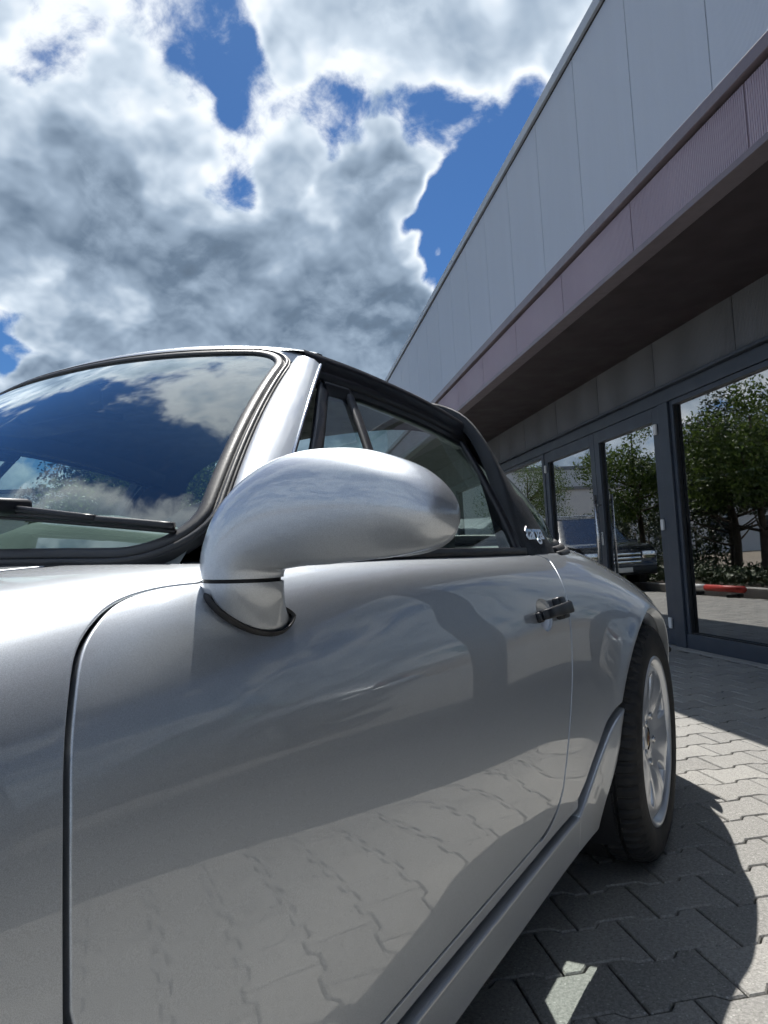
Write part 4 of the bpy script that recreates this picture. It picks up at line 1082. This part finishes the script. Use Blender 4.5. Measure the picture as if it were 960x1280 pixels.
# ---- wiper
def build_wiper():
    ws = [o for o in car.children if o.name.startswith('windscreen')][0]
    def S(u, v, l): 
        u = np.atleast_1d(np.asarray(u, float)); v = np.atleast_1d(np.asarray(v, float)); return (screen(u, v) + snorm(u, v) * l)[0]
    uv = lambda px, py: None
    # find pane coordinates of the blade ends from the photograph
    uu, vv = np.meshgrid(np.linspace(-1, .9, 300), np.linspace(0, .6, 160), indexing='ij'); PP = proj(screen(uu.ravel(), vv.ravel()) + snorm(uu.ravel(), vv.ravel()) * .012)
    def f(px, py): i = np.argmin(np.hypot(PP[:, 0] - px, PP[:, 1] - py)); return uu.ravel()[i], vv.ravel()[i]
    a, b = f(219, 659), f(8, 642)
    du, dv = b[0] - a[0], b[1] - a[1]
    pts = [(a[0] + du * q, a[1] + dv * q) for q in np.linspace(0, 2.1, 30)]
    bl = MB().tube([S(u, v, .006) for u, v in pts], .0035, 6); bl.tube([S(u, v, .014) for u, v in pts], .0048, 8)
    wp = bl.obj('wiper', 'black_trim', ws)
    sp = MB().tube([S(u, v, .024 - .008 * abs(2 * i / 17 - 1)) for i, (u, v) in enumerate([(a[0] + du * q, a[1] + dv * q) for q in np.linspace(.42, 1.7, 18)])], .0042, 8); sp.obj('wiper_bow', 'black_trim', wp)
    c = (a[0] + du * 1.02, a[1] + dv * 1.02)
    foot = (.10, -.05)
    MB().tube([S(c[0] - .01, c[1], .024), S(c[0] + (foot[0] - c[0]) * .3, c[1] + (foot[1] - c[1]) * .35, .030), S(c[0] + (foot[0] - c[0]) * .8, c[1] + (foot[1] - c[1]) * .85, .026), S(foot[0], foot[1], .018)], [.006, .007, .008, .010], 8).obj('wiper_arm', 'black_trim', wp)
    MB().box(*[x for k in range(3) for x in (S(c[0], c[1], .022)[k] - (.028, .03, .010)[k], S(c[0], c[1], .022)[k] + (.028, .03, .010)[k])], .006).obj('wiper_joint', 'black_trim', wp)
build_wiper()

# ---- cabin
def build_cabin():
    # dashboard: padded top with binnacle hump
    n = 41; y = np.linspace(-.62, .62, n); G = np.zeros((n, 9, 3))
    for i, q in enumerate(y):
        hump = .040 * math.exp(-((q + .34) / .17) ** 4)
        xb = .70 - .03 * math.cos(q * 2)
        G[i] = [(.60 + .10 * (q / .62) ** 2, q, .862), (.66 + .06 * (q / .62) ** 2, q, .884), (xb + .04, q, .893 + hump * .5), (xb + .10, q, .898 + hump), (xb + .155, q, .892 + hump), (xb + .18, q, .875 + hump * .6), (xb + .17, q, .84), (xb + .13, q, .72), (xb + .12, q, .45)]
    o = MB().grid(G).obj('dashboard', 'dash_grey', car); fixn(o.data)
    MB().box(.90, .915, -.44, -.16, .80, .90, .004).obj('instrument_cluster', 'interior_black', o)
    # steering wheel
    c = np.array([1.00, -.34, .80]); ax = np.array([-.88, 0, .47]); e1 = np.array([0, 1., 0]); e2 = np.cross(ax, e1)
    t = np.linspace(0, 2 * math.pi, 49); sw = MB().tube([c + .185 * (math.cos(q) * e1 + math.sin(q) * e2) for q in t], .015, 10, False).obj('steering_wheel', 'interior_black', car)
    for q in (0, math.pi, -math.pi / 2 - .5, -math.pi / 2 + .5): MB().tube([c, c + .185 * (math.cos(q) * e1 + math.sin(q) * e2)], .014, 8).obj('spoke', 'interior_black', sw)
    MB().lathe([(0, -.03), (.05, -.028), (.065, -.01), (.06, .02)], 24, 'x', tuple(c)).obj('horn_pad', 'interior_black', sw)
    # seats
    for sd in (-1, 1):
        def cush(nm, prof, w, m, par, yc):
            P = spl(prof, 26); ny = 13; G = np.zeros((26, ny, 3))
            for j, q in enumerate(np.linspace(-1, 1, ny)):
                k = 1 - .10 * abs(q) ** 4; cen = P.mean(0)
                pr = cen + (P - cen) * k if abs(q) < 1 else cen + (P - cen) * .86
                G[:, j] = np.stack([pr[:, 0], np.full(26, yc + q * w), pr[:, 1] + .012 * abs(q) ** 2], -1)
            mb = MB().grid(G, closeu=True); mb.F += [tuple(i * ny for i in range(26)), tuple(i * ny + ny - 1 for i in range(26))]
            o = mb.obj(nm, m, par); fixn(o.data); return o
        st = cush('seat', [(1.10, .50), (1.12, .58), (1.3, .55), (1.52, .53), (1.56, .46), (1.5, .40), (1.2, .42), (1.10, .47)], .25, 'seat_leather', car, sd * .36)
        cush('backrest', [(1.50, .48), (1.54, .55), (1.62, .70), (1.70, .82), (1.75, .845), (1.78, .81), (1.72, .66), (1.63, .46), (1.54, .44)], .24, 'seat_leather', st, sd * .36)
        cush('headrest', [(1.705, .84), (1.72, .90), (1.745, .935), (1.78, .935), (1.80, .89), (1.785, .84), (1.745, .83)], .13, 'seat_leather', st, sd * .36)
        cush('rear_seat', [(1.90, .46), (1.95, .50), (2.12, .72), (2.20, .78), (2.24, .75), (2.14, .55), (2.0, .44)], .24, 'seat_leather', car, sd * .30)
    MB().box(1.75, 2.45, -.58, .58, .44, .50).obj('rear_floor', 'interior_black', car)
    MB().grid([[(2.10, -.62, .84), (2.10, .62, .84)], [(2.30, -.58, .872), (2.30, .58, .872)], [(2.47, -.30, .885), (2.47, .30, .885)]]).obj('parcel_shelf', 'seat_leather', car)
    MB().box(.9, 1.8, -.62, .62, .20, .24).obj('carpet', 'interior_black', car)
    # inner mirror
    MB().box(1.02, 1.05, -.11, .11, 1.165, 1.215, .012).tube([(1.04, 0, 1.21), (1.06, 0, 1.25)], .008).obj('interior_mirror', 'interior_black', car)
    for sd in (-1, 1): MB().box(1.12, 1.29, min(sd * .10, sd * .44), max(sd * .10, sd * .44), 1.205, 1.225, .008).obj('sun_visor', 'interior_black', car)
build_cabin()
# ------------------------------------------------------------------ across the yard: planting strip, trees, parked cars, hall (seen in the glass and through the car)
def on_yard(s, d, z=0.): return np.array(bp(s, d, z))
def build_strip():
    kb = lambda s0, s1, d0, d1, z0, z1: (lambda m_: m_)(MB().box(s0, s1, -d1, -d0, z0, z1, .012))
    def place(mb, name, m, kind=None, parent=None):
        mb.V = [tuple(np.array(bp(v[0], -v[1], v[2]))) for v in mb.V]; o = mb.obj(name, m, parent, False, kind); fixn(o.data); return o
    place(MB().box(9.2, 40, .35, 4.2, -.02, .09), 'planting_bed', 'soil', 'structure')
    place(MB().box(-14, 60, 4.4, 30, -.026, -.006), 'drive', 'drive_brown', 'structure')
    kerb = place(MB().box(9.05, 9.055, .2, .201, 0, .001), 'kerb', 'kerb_concrete', 'structure')
    for k in range(26): place(kb(9.2 + k, 10.19 + k, -.35, -.2, -.02, .13), 'kerb_stone', 'kerb_concrete', None, kerb)
    for k in range(4): place(kb(9.05, 9.2, -.2 - (k + 1) * 1. + .005, -.2 - k * 1., -.02, .13), 'kerb_stone', 'kerb_concrete', None, kerb)
build_strip()
def leaf_cloud(name, centers, radii, n, size, m, parent, kind=None, flat=1.):
    """many leaf-sized faces spread through a set of clumps"""
    centers = np.asarray(centers, float); radii = np.asarray(radii, float)
    p = radii ** 2; idx = rng.choice(len(centers), n, p=p / p.sum())
    v = rng.normal(size=(n, 3)); v /= np.linalg.norm(v, axis=1)[:, None]
    rad = radii[idx] * rng.uniform(.35, 1.05, n) ** .6
    C = centers[idx] + v * rad[:, None] * np.array([1, 1, .85 * flat])
    a = rng.normal(size=(n, 3)); a /= np.linalg.norm(a, axis=1)[:, None]; b = np.cross(a, v + rng.normal(size=(n, 3)) * .5); b /= np.linalg.norm(b, axis=1)[:, None] + 1e-9
    s = size * rng.uniform(.6, 1.35, n)[:, None]
    V = np.stack([C - a * s, C + b * s * .5, C + a * s, C - b * s * .5], 1).reshape(-1, 3)
    F = np.arange(4 * n).reshape(-1, 4)
    return mk(name, V, F, m, parent, False, None, kind)
def tree(s, d, h, wd, label, n=6500, m='leaf', name='broadleaf_tree', trunk_h=1.35, group=None):
    c = on_yard(s, d, .08); t = root(name, tuple(c), label, 'tree', group)
    mb = MB(); top = c + np.array([rng.normal(0, .1), rng.normal(0, .1), h * .8])
    P = spl([c, c + (0.03, .02, trunk_h), (c + top) / 2 + np.array([rng.normal(0, .08), rng.normal(0, .08), 0]), top], 12); mb.tube(P, np.linspace(.09, .02, 12), 9)
    C = []; Rr = []
    for k in range(13):
        q = rng.uniform(.22, .85); st = P[int(q * 11)]; az = k * 2.4 + rng.normal(0, .3); ln = wd * rng.uniform(.55, .95) * (1 - abs(q - .5) * .6)
        e = st + np.array([math.cos(az) * ln, math.sin(az) * ln, ln * rng.uniform(.35, .8)]); e[2] = min(e[2], c[2] + h * .93)
        mb.tube(spl([st, (st + e) / 2 + (0, 0, -.06), e], 6), np.linspace(.032, .008, 6), 6)
        for f in (.55, .8, 1.):
            C.append(st + (e - st) * f + rng.normal(0, .10, 3)); Rr.append(wd * rng.uniform(.24, .38))
    for f in (.85, .95): C.append(c + np.array([0, 0, h * f])); Rr.append(wd * .35)
    C = np.array(C); C[:, 2] = np.clip(C[:, 2], c[2] + trunk_h + np.array(Rr) * .7, c[2] + h - np.array(Rr) * .8)
    mb.obj('trunk', 'bark', t); leaf_cloud('crown', C, Rr, int(n * 1.8), .038, m, t)
tree(12.6, -2.3, 3.75, 1.35, 'broad green tree with open crown, nearest in the glass reflection', 9000)
tree(14.4, -2.9, 4.0, 1.5, 'dense dark green tree second along the planting strip', 9000, 'leaf_dark')
tree(17.6, -2.5, 4.3, 1.45, 'leafy tree beside the door reflection, third along the strip', 8000)
tree(28.5, -3.4, 4.6, 1.9, 'far tree reflected left of the glass doors', 6000)
tree(16.2, -4.0, 3.9, 1.5, 'dark tree behind the row near the strip back edge', 6000, 'leaf_dark')
def shrubs():
    C = []; Rr = []
    for s in np.arange(9.5, 22, .28):
        for d in (-.75, -1.2, -1.7, -2.3):
            C.append(on_yard(s + rng.normal(0, .06), d + rng.normal(0, .08), .22 + rng.normal(0, .04))); Rr.append(rng.uniform(.14, .24))
    o = leaf_cloud('ground_cover', C, Rr, 16000, .038, 'leaf_dark', None, 'stuff', .9); o['label'] = 'low dark green ground cover shrubs in the planting strip'
    h = root('hedge', bp(19.5, -4.6), 'tall dense hedge behind the dark pickup', 'hedge')
    C = []; Rr = []
    for s in np.arange(16.5, 26, .4):
        for z in (.35, .8, 1.3, 1.7):
            C.append(on_yard(s + rng.normal(0, .06), -4.0 + rng.normal(0, .1), z)); Rr.append(.36)
    leaf_cloud('foliage', C, Rr, 12000, .05, 'leaf_dark', h)
    mb = MB()
    for s in np.arange(17, 26, .8): p = on_yard(s, -4.0); mb.tube([p, p + (0, 0, 1.2)], .02, 6)
    mb.obj('stems', 'bark', h)
shrubs()
def parked_car(s, d, heading, paint, prof, glass, W, label, name, roof_rack=False, cat='car'):
    """prof: side outline (x forward from tail 0..L, z); glass: window band outline; heading: angle of the nose from the showroom line"""
    t = root(name, bp(s, d), label, cat, rz=BAZ + heading)
    P = np.asarray(prof, float); Lc = P[:, 0].max(); P = P - np.array([Lc / 2, 0]); n = len(P)
    rows = []
    for w, ins, k in ((.0, 0, 0), (.80, 0, 0), (.94, .010, 0), (1., .035, 0)):
        Q = P.copy(); cen = np.array([0, .75]); Q = cen + (Q - cen) * (1 - ins * 1.2)
        tum = np.where(Q[:, 1] > .95, (Q[:, 1] - .95) * .28, 0)
        rows.append((Q, np.maximum(W / 2 * w - tum * (w > 0), 0)))
    V = []
    for sgn in (-1, 1):
        for Q, ww in rows[1:]: V += [(q[0], sgn * y, q[1]) for q, y in zip(Q, ww)]
    F = []
    b = 3 * n
    for j in range(2):
        for i in range(n):
            F.append((j * n + i, j * n + (i + 1) % n, (j + 1) * n + (i + 1) % n, (j + 1) * n + i)); F.append((b + j * n + i, b + (j + 1) * n + i, b + (j + 1) * n + (i + 1) % n, b + j * n + (i + 1) % n))
    for i in range(n): F.append((i, b + i, b + (i + 1) % n, (i + 1) % n))
    F += [tuple(2 * n + i for i in range(n)), tuple(b + 2 * n + i for i in range(n))[::-1]]
    def add(nm, V, F, m, par=t, smooth=False):
        me = mesh(nm, V, F, m, smooth); fixn(me); me.set_sharp_from_angle(angle=R(40)); o = bpy.data.objects.new(nm, me); COL.objects.link(o); o.parent = par; return o
    bd = add('body', V, F, paint, t, True)
    for g in glass:
        g = np.asarray(g, float) - np.array([Lc / 2, 0])
        for sgn in (-1, 1):
            yy = [sgn * (W / 2 - max(0, z - .95) * .28 + .004) for x, z in g]
            add('side_window', [(x, y, z) for (x, z), y in zip(g, yy)], [tuple(range(len(g)))], 'car_window')
    # wheels
    for wx in (-Lc / 2 + Lc * .19, Lc / 2 - Lc * .19):
        for sgn in (-1, 1):
            mb = MB().lathe([(.0, -.09), (.2, -.10), (.22, -.115), (.30, -.115), (.34, -.09), (.345, 0), (.34, .09), (.3, .10)], 28, 'y', (wx, 0, 0)); mb.V = [(v[0], -sgn * -v[1] * -1 * 1. if False else sgn * (W / 2 - .10) - sgn * v[1] * 1., v[2] + .345) for v in mb.V]
            wh = add('wheel', mb.V, mb.F, 'tyre', t, True)
            mb = MB().lathe([(.0, .10), (.07, .115), (.16, .108), (.215, .12)], 20, 'y', (wx, 0, 0)); mb.V = [(v[0], sgn * (W / 2 - .10) + sgn * v[1], v[2] + .345) for v in mb.V]; add('rim', mb.V, mb.F, 'wheel_silver', wh, True)
    zf = .72
    for sgn in (-1, 1):
        mb = MB().box(Lc / 2 - .05, Lc / 2 + .012, min(sgn * W * .28, sgn * W * .45), max(sgn * W * .28, sgn * W * .45), zf, zf + .16, .02); add('headlight', mb.V, mb.F, 'lamp_glass' if False else 'chrome')
        mb = MB().box(-Lc / 2 - .012, -Lc / 2 + .05, min(sgn * W * .34, sgn * W * .47), max(sgn * W * .34, sgn * W * .47), zf + .05, zf + .3, .02); add('tail_light', mb.V, mb.F, 'lamp_red')
        mb = MB().box(Lc * .18, Lc * .22, min(sgn * W * .5, sgn * W * .62), max(sgn * W * .5, sgn * W * .62), 1.02, 1.17, .03); add('door_mirror', mb.V, mb.F, paint)
    for k in range(3): mb = MB().box(Lc / 2 - .02, Lc / 2 + .015, -W * .26, W * .26, .62 + k * .09, .67 + k * .09, .008); add('grille_bar', mb.V, mb.F, 'chrome')
    mb = MB().box(Lc / 2 - .06, Lc / 2 + .03, -W * .46, W * .46, .36, .56, .03); add('bumper', mb.V, mb.F, 'black_plastic')
    mb = MB().box(Lc / 2 + .02, Lc / 2 + .036, -.26, .26, .42, .53, .004); add('number_plate', mb.V, mb.F, 'plate_white')
    # windscreen as a dark panel lying on the raked front outline
    fw = [(p, q) for p, q in zip(P[:-1], P[1:]) if p[1] < q[1] and p[0] > q[0] and q[1] > 1.2] + [(q, p) for p, q in zip(P[:-1], P[1:]) if p[1] > q[1] and q[0] > p[0] and p[1] > 1.2]
    for lo, hi in fw[:1]:
        lo, hi = (lo, hi) if lo[1] < hi[1] else (hi, lo); dn = np.array([hi[1] - lo[1], lo[0] - hi[0]]); dn /= np.linalg.norm(dn)
        a = lo + (hi - lo) * .06 + dn * .012; c = lo + (hi - lo) * .92 + dn * .012
        ya, yc = W / 2 * .80 - .02, W / 2 * .80 - max(0, c[1] - .95) * .28 - .02
        add('windscreen', [(a[0], -ya, a[1]), (a[0], ya, a[1]), (c[0], yc, c[1]), (c[0], -yc, c[1])], [(0, 1, 2, 3)], 'car_window')
    if roof_rack:
        zt = P[:, 1].max()
        for sgn in (-1, 1): mb = MB().tube([(-.9, sgn * W * .33, zt + .05), (.45, sgn * W * .33, zt + .05)], .02, 8); add('roof_rail', mb.V, mb.F, 'steel_brushed')
        for x in (-.6, .25): mb = MB().tube([(x, -W * .36, zt + .06), (x, W * .36, zt + .06)], .02, 8); add('roof_bar', mb.V, mb.F, 'steel_brushed')
    return t
suv = [(0, .35), (.02, .9), (.12, 1.15), (.45, 1.58), (1.2, 1.68), (2.3, 1.66), (2.7, 1.58), (3.45, 1.10), (4.3, .98), (4.55, .80), (4.6, .4), (4.3, .28), (.3, .28)]
suvg = [[(.55, 1.15), (.72, 1.50), (1.5, 1.56), (1.5, 1.12)], [(1.56, 1.12), (1.56, 1.56), (2.35, 1.54), (2.75, 1.40), (3.15, 1.12)]]
parked_car(31.0, -16.6, math.pi + .5, 'car_silver', suv, suvg, 1.82, 'silver estate car parked beyond the hedge, mirrored in the big pane', 'estate_car')
pick = [(0, .5), (.02, 1.02), (1.9, 1.06), (2.0, 1.70), (2.5, 1.76), (3.1, 1.72), (3.75, 1.12), (4.85, 1.02), (5.0, .85), (5.02, .5), (4.8, .38), (.3, .42)]
pickg = [[(2.12, 1.12), (2.18, 1.60), (2.7, 1.64), (2.7, 1.10)], [(2.76, 1.10), (2.76, 1.64), (3.06, 1.60), (3.5, 1.14)]]
parked_car(15.0, .30, math.pi, 'car_dark', pick, pickg, 1.84, 'dark pickup truck with roof bars parked nose towards the viewer', 'pickup_truck', True, 'truck').scale = (.82, .82, .82)
def build_hall():
    h = root('industrial_hall', bp(56, -27), 'long low white industrial hall with flat roof across the yard', 'building', rz=BAZ)
    def add(nm, mb, m): me = mesh(nm, mb.V, mb.F, m, False); o = bpy.data.objects.new(nm, me); COL.objects.link(o); o.parent = h; return o
    add('wall', MB().box(-6, 12, -22, 22, 0, 6.3), 'hall_white'); add('roof_edge', MB().box(-6.1, 12.1, -22.1, 22.1, 6.3, 6.55), 'hall_trim')
    add('lower_hall', MB().box(-12, -6.01, -16, 12, 0, 4.4), 'hall_white'); add('lower_roof_edge', MB().box(-12.1, -6.0, -16.1, 12.1, 4.4, 4.6), 'hall_trim')
    for k in range(7): add('window', MB().box(-12.06, -11.98, -14 + k * 3.6, -12 + k * 3.6, 1.0, 2.2), 'car_window')
    add('gate', MB().box(-12.07, -11.97, 9.4, 11.6, 0.02, 3.2), 'hall_trim')
build_hall()
g = root('small_sign', bp(13.6, -3.35), 'small white square sign on a post by the hedge', 'sign'); p = np.array(bp(13.6, -3.35))
MB().tube([p, p + (0, 0, 1.5)], .025, 10).obj('post', 'steel_brushed', g)
q = MB().box(-.012, .012, -.22, .22, 1.1, 1.62, .006); q.V = [tuple(p + np.array([v[0] * BE[0] + v[1] * BR[0] - .03 * BE[0], v[0] * BE[1] + v[1] * BR[1] - .03 * BE[1], v[2]])) for v in q.V]; q.obj('panel', 'sign_white', g, False)
b0, b1, bm_ = np.array(bp(9.9, -.05, .12)), np.array(bp(11.35, -.05, .12)), np.array(bp(10.85, -.05, .12))
g = root('barrier_bar', tuple((b0 + b1) / 2 * (1, 1, 0)), 'low red and white barrier bar standing along the kerb', 'barrier')
MB().tube([b0, bm_], .05, 12).obj('red_section', 'bar_red', g); MB().tube([bm_ + (b1 - b0) * .004, b1], .05, 12).obj('white_section', 'sign_white', g)
for f in (.15, .85): c = b0 + (b1 - b0) * f; MB().box(c[0] - .09, c[0] + .09, c[1] - .09, c[1] + .09, .001, .055, .01).obj('foot', 'black_rubber', g, False)
